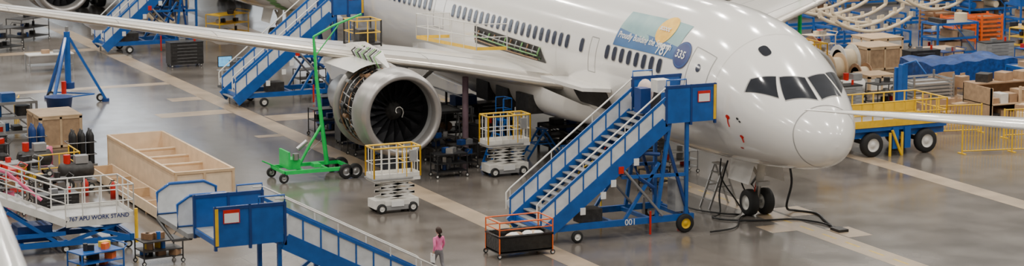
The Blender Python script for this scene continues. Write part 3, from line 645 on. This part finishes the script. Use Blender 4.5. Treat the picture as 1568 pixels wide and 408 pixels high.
def cabinet(cx,cy,w,l,h,m,name='tool_cabinet',rz=0):
    q=MB(); q.box((0,0,.15+(h-.15)/2),(w,l,h-.15),m)
    for s_ in(-1,1):
        k=6
        for i in range(k):
            z=.2+(h-.25)*(i+.5)/k; q.box((s_*(w/2+.01),0,z),(.02,l*.92,(h-.25)/k*.85),m); q.box((s_*(w/2+.035),0,z+.03),(.02,l*.6,.02),steel)
        for y in(-l/2+.1,l/2-.1): q.wheel((s_*(w/2-.1),y,.08),.08,.05)
    q.box((0,0,h+.02),(w+.04,l+.04,.04),black); q.box((.05,.1,h+.12),(.2,.3,.16),steel); q.cyl((-.1,-l*.3,h+.04),(-.1,-l*.3,h+.25),.06,red)
    o=q.done(name,origin=(0,0,0)); o.location=(cx,cy,0); o.rotation_euler=(0,0,rz); return o
def ladder(cx,cy,h,l,m,name='step_ladder',rz=0,plat=False):
    q=MB(); w=.6
    for x in(-w/2,w/2):
        q.beam((x,0,h),(x,l/2,0),.05,.08,m); q.beam((x,0,h),(x,-l/2,0),.05,.06,m); q.beam((x,-l/4,h/2),(x,l/4,h/2),.03,.05,m)
    k=int(h/.28)
    for i in range(1,k): t=i/k; q.box((0,l/2*(1-t),h*t),(w,.14,.03),m)
    q.beam((-w/2,-l*.35,h*.3),(w/2,-l*.35,h*.3),.03,.04,m)
    q.box((0,0,h),(w,.3,.05),m)
    if plat: q.rail([(-w/2,.1,h),(-w/2,-.3,h),(w/2,-.3,h),(w/2,.1,h)],.9,m,1,.02)
    o=q.done(name,origin=(0,0,0)); o.location=(cx,cy,0); o.rotation_euler=(0,0,rz); return o
def rack(x0,x1,y0,y1,h,m,lv=3,name='storage_rack',load=(card,cream,grey,orange,blue,plyl),seed=0):
    q=MB(); R=random.Random(seed)
    for x in(x0,x1):
        for y in(y0,y1): q.beam((x,y,0),(x,y,h),.09,.09,m)
    for i in range(lv):
        z=.25+(h-.3)*i/(lv-1 if lv>1 else 1)
        for x in(x0,x1): q.beam((x,y0,z),(x,y1,z),.08,.12,m)
        for y in(y0,y1): q.beam((x0,y,z),(x1,y,z),.08,.12,m)
        q.bx(x0,x1,y0,y1,z-.02,z+.02,grey)
        y=y0+.1
        while y<y1-.5:
            d=.35+R.random()*.8
            if R.random()<.85: 
                hh=(.25+R.random()*.5)*(min(1,(h/lv)/.7)); mm=R.choice(load)
                if R.random()<.3: q.cyl(((x0+x1)/2,y+d/2,z+.02),((x0+x1)/2,y+d/2,z+.02+hh),min(d*.4,.35),mm,14)
                elif R.random()<.3: q.cyl((x0+.15,y+d/2,z+.25),(x1-.1,y+d/2,z+.25),.2,mm,12)
                else: q.bx(x0+.1,x1-.1-R.random()*.3,y,min(y+d-.08,y1),z+.02,z+.02+hh,mm)
            y+=d
    for x in(x0,x1): q.beam((x,y0,.2),(x,y0+min(1.5,y1-y0),h-.1),.04,.04,m)
    return q.done(name)
DK=[black,dark,steel,dblue]
cart(17.2,7.3,.7,1.3,.95,black,'utility_cart',0,DK); cart(20.5,6.2,.7,1.2,1.0,dark,'utility_cart',.3,DK); 
cabinet(22.5,7.6,.7,1.5,1.3,dblue); cabinet(24.5,5.8,.7,1.6,1.2,dark); cabinet(20.6,4.3,.7,1.2,1.4,dark,'tool_cabinet',.2); cabinet(26.2,7.9,.7,1.5,1.2,black)
ladder(19.6,2.0,1.2,1.6,blue,'platform_ladder',0,False); ladder(18.0,4.6,2.0,1.6,blue,'platform_ladder',.1,True); ladder(24.0,3.6,1.6,1.6,steel,'platform_ladder',1.3,False)
ladder(7.3,.5,1.65,1.3,steel,'step_ladder',.1)
cart(23.0,-3,.7,1.3,1,dark,'utility_cart',0,DK); cabinet(18,-2,.7,1.6,1.2,dark); cabinet(27,1,.8,2,1.2,dark); cart(14.0,-1.5,.7,1.3,.9,steel,'utility_cart',0)
rack(25.5,26.6,2.2,4.2,1.4,dark,3,'parts_rack',(dark,black,dblue,brass),3); rack(20.5,21.6,-.5,1.2,1.1,dark,3,'parts_rack',(dark,black,dblue,steel),4)
cart(18.6,6.1,.6,1.1,1.0,dark,'utility_cart',.1,DK); cart(23.4,8.6,.6,1.1,1.0,dark,'utility_cart',.2,DK); cart(28.5,8.2,.8,1.6,1.2,dark,'utility_cart',0,DK); cabinet(30.5,7.0,.8,1.8,1.4,dblue); cart(16.4,1.9,.6,1.3,1.0,blue,'utility_cart',.2,DK); cabinet(14.2,2.2,.7,1.3,1.1,dark); cart(11.5,1.0,.6,1.2,.8,dark,'utility_cart',.4,DK)
q=MB()
for x in(21.2,23.0,25.2):
    for y in(4.9,6.9): q.beam((x,y,0),(x,y,2.5),.08,.08,dark)
    q.beam((x,4.9,1.9),(x,6.9,1.9),.08,.1,dark); q.beam((x,4.9,.3),(x,6.9,1.8),.05,.05,dark)
for y in(4.9,6.9): q.beam((21.2,y,1.9),(25.2,y,1.9),.08,.1,dark); q.tube([(21.2,y,2.5),(25.2,y,2.5)],.03,steel)
q.bx(21.2,25.2,4.9,6.9,1.85,1.92,grey); q.done('wing_root_staging')
q=MB(); q.cyl((20.3,5.2,0),(20.3,5.2,3.5),.13,mauve); q.cyl((20.3,5.2,0),(20.3,5.2,.08),.3,dark); q.done('padded_support_post')
q=MB()
def smoothpts(P,k=6):
    P=[Vector(p) for p in P]; out=[]
    for i in range(len(P)-1):
        a,b_,c,d=P[max(i-1,0)],P[i],P[i+1],P[min(i+2,len(P)-1)]
        for j in range(k):
            t=j/k; out.append(.5*((2*b_)+(c-a)*t+(2*a-5*b_+4*c-d)*t*t+(3*b_-a-3*c+d)*t**3))
    out.append(P[-1]); return out
q.tube(smoothpts([(5.0,-1.1,2.05),(4.9,-1.2,1.2),(4.9,-1.0,.3),(5.2,-1.6,.05),(4.4,-2.0,.05),(3.2,-1.6,.05),(1.7,-1.1,.05)]),.045,black,8)
q.tube(smoothpts([(6.0,.9,2.0),(6.4,1.0,.8),(6.0,1.2,.05),(5.5,1.8,.05),(4.8,1.6,.05),(4.2,.6,.05),(3.9,-.6,.05),(3.0,-1.2,.05),(1.7,-1.3,.05)]),.035,black,8)
q.tube(smoothpts([(7.5,1.8,.05),(6.6,1.6,.05),(5.6,.9,.05),(6.1,.2,.05),(6.6,.8,1.2),(6.5,.9,2.0)]),.03,black,8)
q.tube(smoothpts([(6.2,.3,2.0),(6.3,.1,1.0),(6.0,-.3,.05),(5.0,.9,.05),(3.5,2.0,.05),(3.2,3.2,.05)]),.03,black,8)
q.bx(1.3,1.9,-1.4,-1.0,0,.1,dark)
q.done('ground_power_cable')
q=MB(); q.rail([(20.5,3.2,4.5),(20.5,4.6,4.55),(26.5,4.8,4.35),(26.5,3.2,4.3)],1.1,railw,1.2,.025,True,yellow); q.done('wing_guard_rail')
q=MB(); x0,x1,y0,y1=22.4,23.6,8.1,9.3
for x in(x0,x1):
    for y in(y0,y1): q.beam((x,y,4.7),(x,y,5.8),.06,.06,dark)
q.rail([(x0,y0,4.8),(x1,y0,4.8),(x1,y1,4.8),(x0,y1,4.8),(x0,y0,4.8)],1.0,yellow,.5,.03); q.bx(x0,x1,y0,y1,4.75,4.85,dark); q.bx(x0+.2,x1-.3,y0+.2,y1-.3,4.85,5.4,dark); q.done('wing_access_cage')
q=MB(); q.box((44,7.9,.03),(.6,.6,.06),black); q.cyl((44,7.9,.05),(44,7.9,1.1),.04,steel); q.box((44,7.9,.85),(.5,.7,.04),grey)
q.box((43.95,7.9,1.3),(.06,.75,.55),black); q.box((43.91,7.9,1.3),(.01,.68,.48),screen); q.done('computer_kiosk')
cabinet(42.2,7.6,.8,1.0,1.5,dark); cabinet(33.0,5.0,.8,1.6,1.3,dark); cart(41,4.5,.8,1.4,1.1,dark,'utility_cart',.1,DK)
def table(cx,cy,w,l,m=railw,name='work_table'):
    q=MB(); q.box((cx,cy,.88),(w,l,.05),m)
    for a in(-w/2+.05,w/2-.05):
        for b_ in(-l/2+.05,l/2-.05): q.beam((cx+a,cy+b_,0),(cx+a,cy+b_,.86),.06,.06,steel)
    q.box((cx,cy,.3),(w*.9,l*.9,.03),steel); q.box((cx,cy+.2,1.0),(.3,.4,.2),card); q.box((cx+.1,cy-.4,.97),(.2,.3,.14),grey)
    return q.done(name)
table(53.5,14.4,1,2.4); table(50,21,1,2.4)
# ------------------------------------------------------------------ left clutter
def gas(cx,cy,name='gas_cylinder_rack',n=6,m=black):
    q=MB()
    for i in range(n):
        x=cx+(i%2)*.32; y=cy+(i//2)*.36; q.lathe((x,y,.1),(0,0,1),[(0,.001),(0,.13),(1.15,.13),(1.28,.08),(1.33,.04),(1.42,.04),(1.42,.001)],m,14)
    q.bx(cx-.2,cx+.55,cy-.2,cy+.36*(n/2),0,.1,steel)
    for z in(.5,1.0): q.tube([(cx-.18,cy-.18,z),(cx+.52,cy-.18,z),(cx+.52,cy+.36*n/2-.1,z),(cx-.18,cy+.36*n/2-.1,z)],.02,steel,6,True)
    return q.done(name)
gas(25.6,19.7); gas(27.8,21.2,'gas_cylinder_rack',4,dblue)
def compressor(cx,cy,name='air_compressor_cart',m=dark):
    q=MB(); q.lathe((cx,cy-.7,.75),(0,1,0),[(0,.001),(0.02,.2),(.1,.33),(1.3,.33),(1.38,.2),(1.4,.001)],m,20)
    q.box((cx,cy,.35),(.6,1.5,.08),steel); q.box((cx,cy-.2,1.2),(.4,.5,.3),grey); q.cyl((cx,cy+.35,1.05),(cx,cy+.35,1.4),.14,red)
    for x in(-.35,.35): q.wheel((cx+x,cy+.4,.25),.25,.1); q.wheel((cx+x,cy-.5,.15),.15,.08)
    q.tube([(cx,cy+.7,.4),(cx,cy+1.1,1.0),(cx-.2,cy+1.1,1.0)],.03,steel); return q.done(name)
compressor(20.8,21.6); compressor(24.2,22.4,'air_compressor_cart')
def extinguisher(cx,cy,z=0):
    q=MB(); q.lathe((cx,cy,z),(0,0,1),[(0,.001),(0,.11),(.5,.11),(.6,.05),(.66,.04),(.66,.001)],red,14); q.beam((cx,cy-.08,z+.7),(cx,cy+.08,z+.7),.03,.04,black); q.tube([(cx,cy+.06,z+.66),(cx,cy+.18,z+.5),(cx,cy+.15,z+.2)],.015,black)
    return q.done('fire_extinguisher')
extinguisher(19.4,21.6); extinguisher(25.0,18.9); extinguisher(18.4,20.8)
q=MB(); q.lathe((26.3,21.4,0),(0,0,1),[(0,.001),(0,.25),(.4,.27),(.8,.25),(.8,.001)],pinkm,18); q.lathe((26.3,21.4,.8),(0,0,1),[(0,.1),(.05,.1),(.05,.001)],railw,12); q.done('pink_drum')
rack(28.5,29.6,22.6,25.0,1.5,grey,3,'storage_rack',(red,black,cream,dark,grey,blue),5); rack(33.5,34.5,20.0,23.5,1.6,grey,3,'storage_rack',(red,black,dark,yellow,blue),8)
cart(22.2,23.6,.8,1.6,1,grey,'utility_cart',.2,[red,pinkm,yellow,black],12); cart(18.6,23.2,.7,1.4,.9,dark,'utility_cart',0,[red,yellow,steel,black,dark],12); cabinet(27.6,23.6,.8,1.6,1.2,dark); cart(17.0,25.5,.9,1.6,1.1,steel,'utility_cart',0,[brass,pinkm,cream,dark,black],14)
cart(25.6,24.0,.8,1.6,1.2,dark,'utility_cart',0,[red,black,yellow,dark],12); cart(20.4,24.6,.8,1.5,1.1,red,'utility_cart',.1,[red,black,cream,dark],12); cabinet(15.2,23.8,.7,1.5,1.0,dark); cart(31.8,23.0,.8,1.5,1.1,dark,'utility_cart',.1,[black,dark,blue],12); cart(36.5,22.2,.8,1.8,1.3,dark,'utility_cart',.1,[black,yellow,blue],12)
q=MB(); q.rail([(24.6,20.9,0),(22.9,20.9,0),(22.7,22.6,0)],1.1,yellow,1,.03); q.done('safety_barrier')
rack(45,46.2,19.5,23.5,3.2,blue,4,'storage_rack',(yellow,dark,cream,red),11)
q=MB(); q.rail([(38.5,19.6,0),(36,20.4,0)],1.1,yellow,1,.03); q.done('safety_barrier')
q=MB(); q.lathe((38.6,17.7,0),(0,0,1),[(0,.001),(0,.5),(.9,.62),(.92,.66),(.9,.58),(.1,.45),(.1,.001)],dblue,24); q.done('round_bin')
q=MB(); q.rail([(-1.6,19.6,0),(-1.9,17.9,0)],1.0,orange,.2,.02); q.done('orange_barrier')
extinguisher(1.0,21.4); cart(7.0,22.4,.8,1.4,.8,dark,'utility_cart',.1,[blue,yellow,brass,black],12); cart(6.2,24.8,.9,1.6,.8,blue,'utility_cart',.3,[orange,yellow,dark,black],12)
# ------------------------------------------------------------------ right side: yellow railed loader
q=MB(); X0,X1,Y0,Y1=13.6,16.0,-14.2,-9.4; zd=1.3
q.bx(X0,X1,Y0,Y1,zd-.2,zd,blue); q.bx(X0+.05,X1-.05,Y0+.05,Y1-.05,zd,zd+.02,grey)
q.beam((X0+.3,Y0,.95),(X0+.3,Y1,.95),.2,.3,blue);q.beam((X1-.3,Y0,.95),(X1-.3,Y1,.95),.2,.3,blue)
q.rail([(X0,Y1,zd),(X0,Y0,zd),(X1,Y0,zd),(X1,Y1,zd),(X0,Y1,zd)],1.0,yellow,.55,.035,True,yellow)
q.beam((X0-.02,Y0,zd+.12),(X0-.02,Y1,zd+.12),.04,.3,yellow); q.beam((X1,Y0,zd+.35),(X1,Y1,zd+.35),.04,.4,yellow)
for y in(Y1-1.1,Y0+1.0):
    for x in(X0+.1,X1-.1): q.wheel((x,y,.52),.52,.35,(1,0,0),railw)
    q.beam((X0+.1,y,.52),(X1-.1,y,.52),.15,.15,dark)
for y in(Y1-2.2,Y0+2.0): q.beam((X0,y,.3),(X0,y,1.2),.15,.3,blue); q.cyl((X0-.1,y+.3,0),(X0-.1,y+.3,1.0),.06,yellow,8)
q.tube([(X0-.1,Y1-2.5,0),(X0-.1,Y1-2.0,1.1)],.06,yellow)
q.done('cargo_loader_platform')
q=MB()
def fence(q,a,b_,h=1.25):
    a=Vector(a);b_=Vector(b_); k=int((b_-a).length/.14)
    for z in(.12,h): q.tube([a+Z*z,b_+Z*z],.03,yellow)
    for i in range(k+1): p=a.lerp(b_,i/k); q.tube([p+Z*.12,p+Z*h],.018,yellow,4)
    m=max(1,int((b_-a).length/2))
    for i in range(m+1): p=a.lerp(b_,i/m); q.tube([p,p+Z*(h+.05)],.04,yellow); q.box((p.x,p.y,.02),(.5,.1,.04),yellow)
fence(q,(12.7,-14.4,0),(11.2,-21,0)); fence(q,(17.4,-16.2,0),(16.9,-18.4,0)); fence(q,(15.2,-18.4,0),(14.6,-22.5,0)); q.done('yellow_barrier_fence')
q=MB(); q.bx(18.4,19.4,-15.8,-15.0,0,.4,blue); q.beam((18.7,-15.4,.2),(18.7,-15.4,3.0),.3,.3,blue); q.beam((19.2,-15.4,.2),(19.2,-15.4,2.8),.15,.15,blue); q.bx(18.2,18.6,-15.8,-15,.8,1.2,grey); q.tube([(18.7,-15.4,3),(18.3,-15.8,3.2),(18.1,-16.2,2.6)],.05,blue)
for y in(-15.8,-15.0): q.wheel((18.4,y,.15),.15,.08)
q.done('lift_mast')
# tarp covered pallet
q=MB(); x0,x1,y0,y1=27.2,30.0,-28.0,-22.9; nx,ny=14,20; vs=[];fs=[]
def tz(u,v): return 1.45+.06*math.sin(u*9+v*5)+.05*math.sin(v*23)
for i in range(nx+1):
    for j in range(ny+1):
        vs.append((x0+(x1-x0)*i/nx,y0+(y1-y0)*j/ny,tz(i/nx,j/ny)))
fs=[(i*(ny+1)+j,(i+1)*(ny+1)+j,(i+1)*(ny+1)+j+1,i*(ny+1)+j+1) for i in range(nx) for j in range(ny)]
q.add(vs,fs,tarpb,True)
loop=[(x0+(x1-x0)*i/nx,y0,i/nx,0) for i in range(nx)]+[(x1,y0+(y1-y0)*j/ny,1,j/ny) for j in range(ny)]+[(x1-(x1-x0)*i/nx,y1,1-i/nx,1) for i in range(nx)]+[(x0,y1-(y1-y0)*j/ny,0,1-j/ny) for j in range(ny)]
vs=[];m_=len(loop);cx,cy=(x0+x1)/2,(y0+y1)/2
for r,(f,zf) in enumerate(((1,1),(1.01,.6),(1.03,.12))):
    for k,(x,y,u,v) in enumerate(loop):
        w=1+(.015*math.sin(k*1.7+r)if r else 0); vs.append((cx+(x-cx)*f*w,cy+(y-cy)*f*w,tz(u,v)*zf))
q.add(vs,[(r*m_+k,r*m_+(k+1)%m_,(r+1)*m_+(k+1)%m_,(r+1)*m_+k) for r in range(2) for k in range(m_)],tarpb,True)
q.bx(x0,x1,y0,y1,0,.25,plyd); q.done('tarp_covered_pallet')
q=MB(); x0,x1,y0,y1=21.6,23.2,-20.2,-18.0; q.bx(x0,x1,y0,y1,0,.1,steel)
for z in np.arange(.2,1.8,.16):
    for a,b_ in(((x0,y0),(x0,y1)),((x0,y1),(x1,y1)),((x1,y1),(x1,y0)),((x1,y0),(x0,y0))): q.beam((*a,z),(*b_,z),.03,.09,alu)
for x in(x0,x1):
    for y in(y0,y1): q.beam((x,y,0),(x,y,1.9),.08,.08,steel)
q.bx(x0+.15,x1-.15,y0+.15,y1-.15,.1,1.5,grey); q.done('lattice_cage')
def boxpile(x0,x1,y0,y1,n,name='cardboard_box_pile',seed=1):
    R=random.Random(seed); q=MB()
    q.bx(x0,x1,y0,y1,0,.12,ply)
    for k in range(n):
        w,l,h=.4+R.random()*.4,.4+R.random()*.5,.3+R.random()*.4; x=x0+w/2+R.random()*(x1-x0-w);y=y0+l/2+R.random()*(y1-y0-l); z=.12+(k>n*.55)*.5
        rz=R.random()*.5; q.box((x,y,z+h/2),(w,l,h),card if R.random()<.8 else plyl,rz); q.box((x,y,z+h+.004),(w*.12,l*1.0,.01),cream,rz)
        if R.random()<.5: q.box((x-w*.5,y,z+h+.1),(.02,l*.9,.2),card,rz)
    return q.done(name)
boxpile(18.6,20.2,-19.2,-16.6,16,seed=2); boxpile(24.6,26.2,-23.5,-21,16,seed=3); boxpile(16.8,18.4,-23.4,-20.8,16,seed=4)
q=MB(); X0,X1,Y0,Y1=19.2,21.4,-25.5,-20.6; H_=1.5
q.bx(X1-.06,X1,Y0,Y1,0,H_,card); q.bx(X0,X1,Y0,Y0+.06,0,H_,card); q.bx(X0,X1,Y1-.06,Y1,0,H_,plyd); q.bx(X0+1.2,X1,Y0,Y1,H_,H_+.06,card); q.bx(X0,X1,Y0,Y1,.7,.74,ply)
for y in(Y0,Y0+1.6,Y0+3.2,Y1-.1): q.bx(X0,X0+.1,y,y+.1,0,H_,ply)
R=random.Random(5)
for k in range(9): y=Y0+.3+k*.5; h=.25+.35*R.random(); q.bx(X0+.2,X0+.9,y,y+.42,.74,.74+h,[card,plyd,card,railw][k%4]); h=.2+.4*R.random(); q.bx(X0+.15,X0+1,y,y+.42,.0,h,[card,plyd,dark][k%3])
for k in range(4): q.box((X0+1.7,Y0+.8+k*1.1,H_+.25),(.6,.7,.4),[card,plyd,card,dark][k],.2*k)
q.done('plywood_shelf_shelter')
rack(24.0,25.4,-30,-26,1.5,blue,3,'storage_rack',(card,yellow,cream,blue),21)
def cradle(cx,cy,n=5,name='fuselage_frame_cradle',rz=0,L_=5.5):
    q=MB(); W=1.6
    for x in(-W/2,W/2):
        q.beam((x,-L_/2,.35),(x,L_/2,.35),.12,.16,blue)
        for y in np.linspace(-L_/2,L_/2,4): q.beam((x,y,.1),(x,y,.95),.1,.1,blue); q.wheel((x,y,.12),.12,.07)
    for y in np.linspace(-L_/2,L_/2,4): q.beam((-W/2,y,.9),(W/2,y,.9),.1,.12,blue)
    for k in range(n):
        x=-W/2+W*k/(n-1); pts=[(x,-L_/2+L_*t,1.05+.7*(2*t-1)**2+.12*k/n) for t in np.linspace(0,1,13)]
        q.tube(pts,.10,cream,8)
        for p in pts[::2]: q.box((p[0],p[1],p[2]+.15),(.08,.22,.28),cream)
    o=q.done(name,origin=(0,0,0)); o.location=(cx,cy,0); o.rotation_euler=(0,0,rz); return o
cradle(42.8,-29.2,2,L_=5); cradle(46.2,-31.0,2,rz=.06,L_=5); cradle(50.4,-31,2); cradle(50,-38.5,2,L_=4.5)
def tote(x0,x1,y0,y1,h,m,name='parts_tote'):
    q=MB()
    for x in(x0,x1):
        for y in(y0,y1): q.beam((x,y,0),(x,y,h),.1,.1,m)
    for z in np.arange(.2,h,.25):
        for a,b_ in(((x0,y0),(x0,y1)),((x0,y1),(x1,y1)),((x1,y1),(x1,y0)),((x1,y0),(x0,y0))): q.beam((*a,z),(*b_,z),.04,.11,m)
    q.bx(x0,x1,y0,y1,.1,.2,m); q.bx(x0+.2,x1-.2,y0+.2,y1-.2,.2,h*.9,brass); return q.done(name)
tote(41.8,43.2,-36.0,-34.6,1.6,orange); tote(41.8,43.2,-37.8,-36.4,1.6,orange); tote(44.2,45.6,-36.4,-34.8,1.6,brass)
k=0
for (x,y,l) in((55,-28,5),(56,-36,6),(52,-46,6),(43,-43.5,3.5),(60,-44,5),(62,-22,5),(64,-32,6),(37.5,-33.0,2.6),(36,-40.5,3.5),(70,-20,6),(48,-43.5,3.5)):
    rack(x,x+1.5,y,y+l,1.9,blue,3,'storage_rack',(cream,brass,dark,blue,dark,card,steel),30+k); k+=1
def drumreel(cx,cy,r=.75,w=.8,m=ply,name='cable_reel'):
    q=MB(); q.cyl((cx,cy-w/2,r),(cx,cy-w/2+.06,r),r,m,28); q.cyl((cx,cy+w/2-.06,r),(cx,cy+w/2,r),r,m,28); q.cyl((cx,cy-w/2,r),(cx,cy+w/2,r),r*.7,cream,28); q.box((cx+r*.8,cy,.06),(.2,w,.12),m); return q.done(name)
drumreel(32.5,-20.6); drumreel(34.4,-22.5,.8,.9,railw); drumreel(30.6,-21.0,.6,.7,brass); drumreel(36.8,-21.5,.9,1.0,brass)
woodbox(34.5,36.5,-26,-24.0,1.3,plyd); woodbox(38,40,-28.5,-26.5,1.2,railw); woodbox(33.2,34.8,-29,-27,1.1,plyl); woodbox(28.2,29.6,-21.4,-19.9,.9,railw)
q=MB(); 
q.rail([(30,-16.5,1.3),(30,-18.6,1.3),(33,-18.6,1.3),(33,-16.5,1.3),(30,-16.5,1.3)],1.1,yellow,.6,.035)
q.bx(30,33,-18.6,-16.5,1.2,1.3,yellow)
for x in(30,33):
    for y in(-18.6,-16.5): q.beam((x,y,0),(x,y,1.3),.1,.1,yellow)
for y in(-18.6,-16.5): q.beam((30,y,.1),(33,y,1.2),.06,.06,yellow)
q.done('yellow_work_platform')
compressor(26.8,-18,'air_compressor_cart',railw); compressor(37.5,-18.6,'air_compressor_cart',cream); cart(25,-18.6,.9,1.4,1.1,dark,'utility_cart',.1); cabinet(24,-15.6,.8,1.8,1.3,grey)
cart(40,-32,.9,1.8,1.2,blue,'utility_cart',.3); cart(39,-37.5,1,2,1.2,yellow,'utility_cart',.3); cart(34,-16.0,.9,1.6,1.2,grey,'utility_cart',.1); cart(39.5,-22.5,1,2,1.2,dark,'utility_cart',.3); cart(41.0,-25.0,1,1.6,1.2,cream,'utility_cart',.1)
cart(31.8,-32.5,1,2,1.2,blue,'utility_cart',.3); cabinet(33.8,-31.5,.8,1.8,1.3,grey); cabinet(31.5,-25.2,.8,1.8,1.5,dark); cart(32.5,-27.6,.8,1.4,1.2,dblue,'utility_cart',.1)
for (x,y,m) in((66,12.5,dark),(63,1.5,yellow),(74,19,blue),(62,15,dark)): cart(x,y,1.2,2.2,1.3,m,'utility_cart',random.random(),DK,12)
lift(51,-4.5,1.6); cabinet(52,7.5,.9,1.8,1.3,dark)
rack(76,77.2,14,18,2.2,blue,3,'storage_rack',(cream,dark,red),61); rack(47,48,-9,-6,1.6,blue,3,'storage_rack',(cream,dark,red),62)
q=MB(); o=Vector((64.5,4.6,1.9))
q.lathe(o,(1,0,0),[(1.0,0),(1.0,1.1),(.2,1.1),(0,1.2),(.1,1.32),(.8,1.4),(1.6,1.38),(1.7,1.2)],cream,36); q.lathe(o,(1,0,0),[(1.7,1.2),(2.6,.9),(3.8,.8),(4.6,.5),(4.6,.01)],dark,24); q.lathe(o,(1,0,0),[(.4,.01),(.9,.35)],dark,16)
for k in range(16):
    a=k*math.pi/8; q.beam(o+Vector((.8,.3*math.cos(a),.3*math.sin(a))),o+Vector((.8,1.05*math.cos(a+.15),1.05*math.sin(a+.15))),.04,.2,blade)
for x in(64.8,68.5):
    for y in(3.4,5.8): q.beam((x,y,.3),(x,y+(4.6-y)*.25,1.6),.12,.12,blue)
for y in(3.4,5.8): q.beam((64.5,y,.3),(69,y,.3),.15,.2,blue); q.wheel((64.9,y,.2),.2,.1);q.wheel((68.6,y,.2),.2,.1)
for x in(64.6,68.9): q.beam((x,3.4,.3),(x,5.8,.3),.15,.2,blue)
q.done('engine_transport_stand')
# ------------------------------------------------------------------ wing tips of neighbouring aircraft
P=AF+AFL; n=len(P)
def tipwing(tip,dr,perp,S,name,post):
    q=MB(); vs=[]; tip=Vector(tip);dr=Vector(dr);perp=Vector(perp).normalized()
    for s_,c,t in S:
        for a,b_ in P: vs.append(tip+dr*s_+perp*(a*c)+Vector((0,0,b_*t)))
    q.add(vs,[(j*n+i,(j+1)*n+i,(j+1)*n+(i+1)%n,j*n+(i+1)%n) for j in range(len(S)-1) for i in range(n)],white,True); q.add(vs[:n],[tuple(range(n))],white)
    p=tip+dr*post+perp*1.2
    for a in(0,2.1,4.2): q.beam(p,(p.x+1.2*math.cos(a),p.y+1.2*math.sin(a),0),.1,.1,blue)
    q.done(name)
tipwing((-8.7,6.8,6.45),(-5.1,-4.5,-.12),(.9,-1.0,0),[(0,.25,.03),(.25,.8,.07),(.6,1.5,.12),(1,2.1,.17),(2,2.9,.25),(4,4.3,.4)],'aircraft_wing_tip',3.4)
tipwing((-24.6,35.0,9.4),(-6.0,.75,-.5),(.1,1,0),[(0,.1,.05),(.15,.4,.12),(.4,.7,.17),(1,.9,.22),(2,1.3,.3),(3,1.8,.4)],'aircraft_wing_tip',2.6)
# ------------------------------------------------------------------ lights
w=bpy.data.worlds.new('hangar_ambient'); bpy.context.scene.world=w; w.use_nodes=True
bg=w.node_tree.nodes['Background']; bg.inputs['Color'].default_value=(1,.97,.92,1); bg.inputs['Strength'].default_value=.46
for i in range(8):
    for j in range(6):
        l=bpy.data.lights.new('ceiling_lamp','AREA'); l.shape='RECTANGLE'; l.size=1.6; l.size_y=.9; l.energy=1650; l.color=(1,.95,.87)
        o=bpy.data.objects.new('ceiling_lamp',l); COL.objects.link(o); o.location=(-25+15*i,-45+18*j,30)
# ------------------------------------------------------------------ camera
F=4500.0; th=math.atan(770/F); fx,fy=.9068,-.4216; nn=math.hypot(fx,fy); fx/=nn; fy/=nn
fw=Vector((fx*math.cos(th),fy*math.cos(th),-math.sin(th))); rt=Vector((fy,-fx,0)); up=rt.cross(fw)
cd=bpy.data.cameras.new('camera'); cam=bpy.data.objects.new('camera',cd); COL.objects.link(cam)
cd.sensor_width=36; cd.lens=F*36/1920; cd.clip_end=1000; cd.dof.use_dof=True; cd.dof.focus_distance=86; cd.dof.aperture_fstop=1.2
M=Matrix((rt,up,-fw)).transposed().to_4x4(); M.translation=Vector((-69.9,45,18)); cam.matrix_world=M
bpy.context.scene.camera=cam
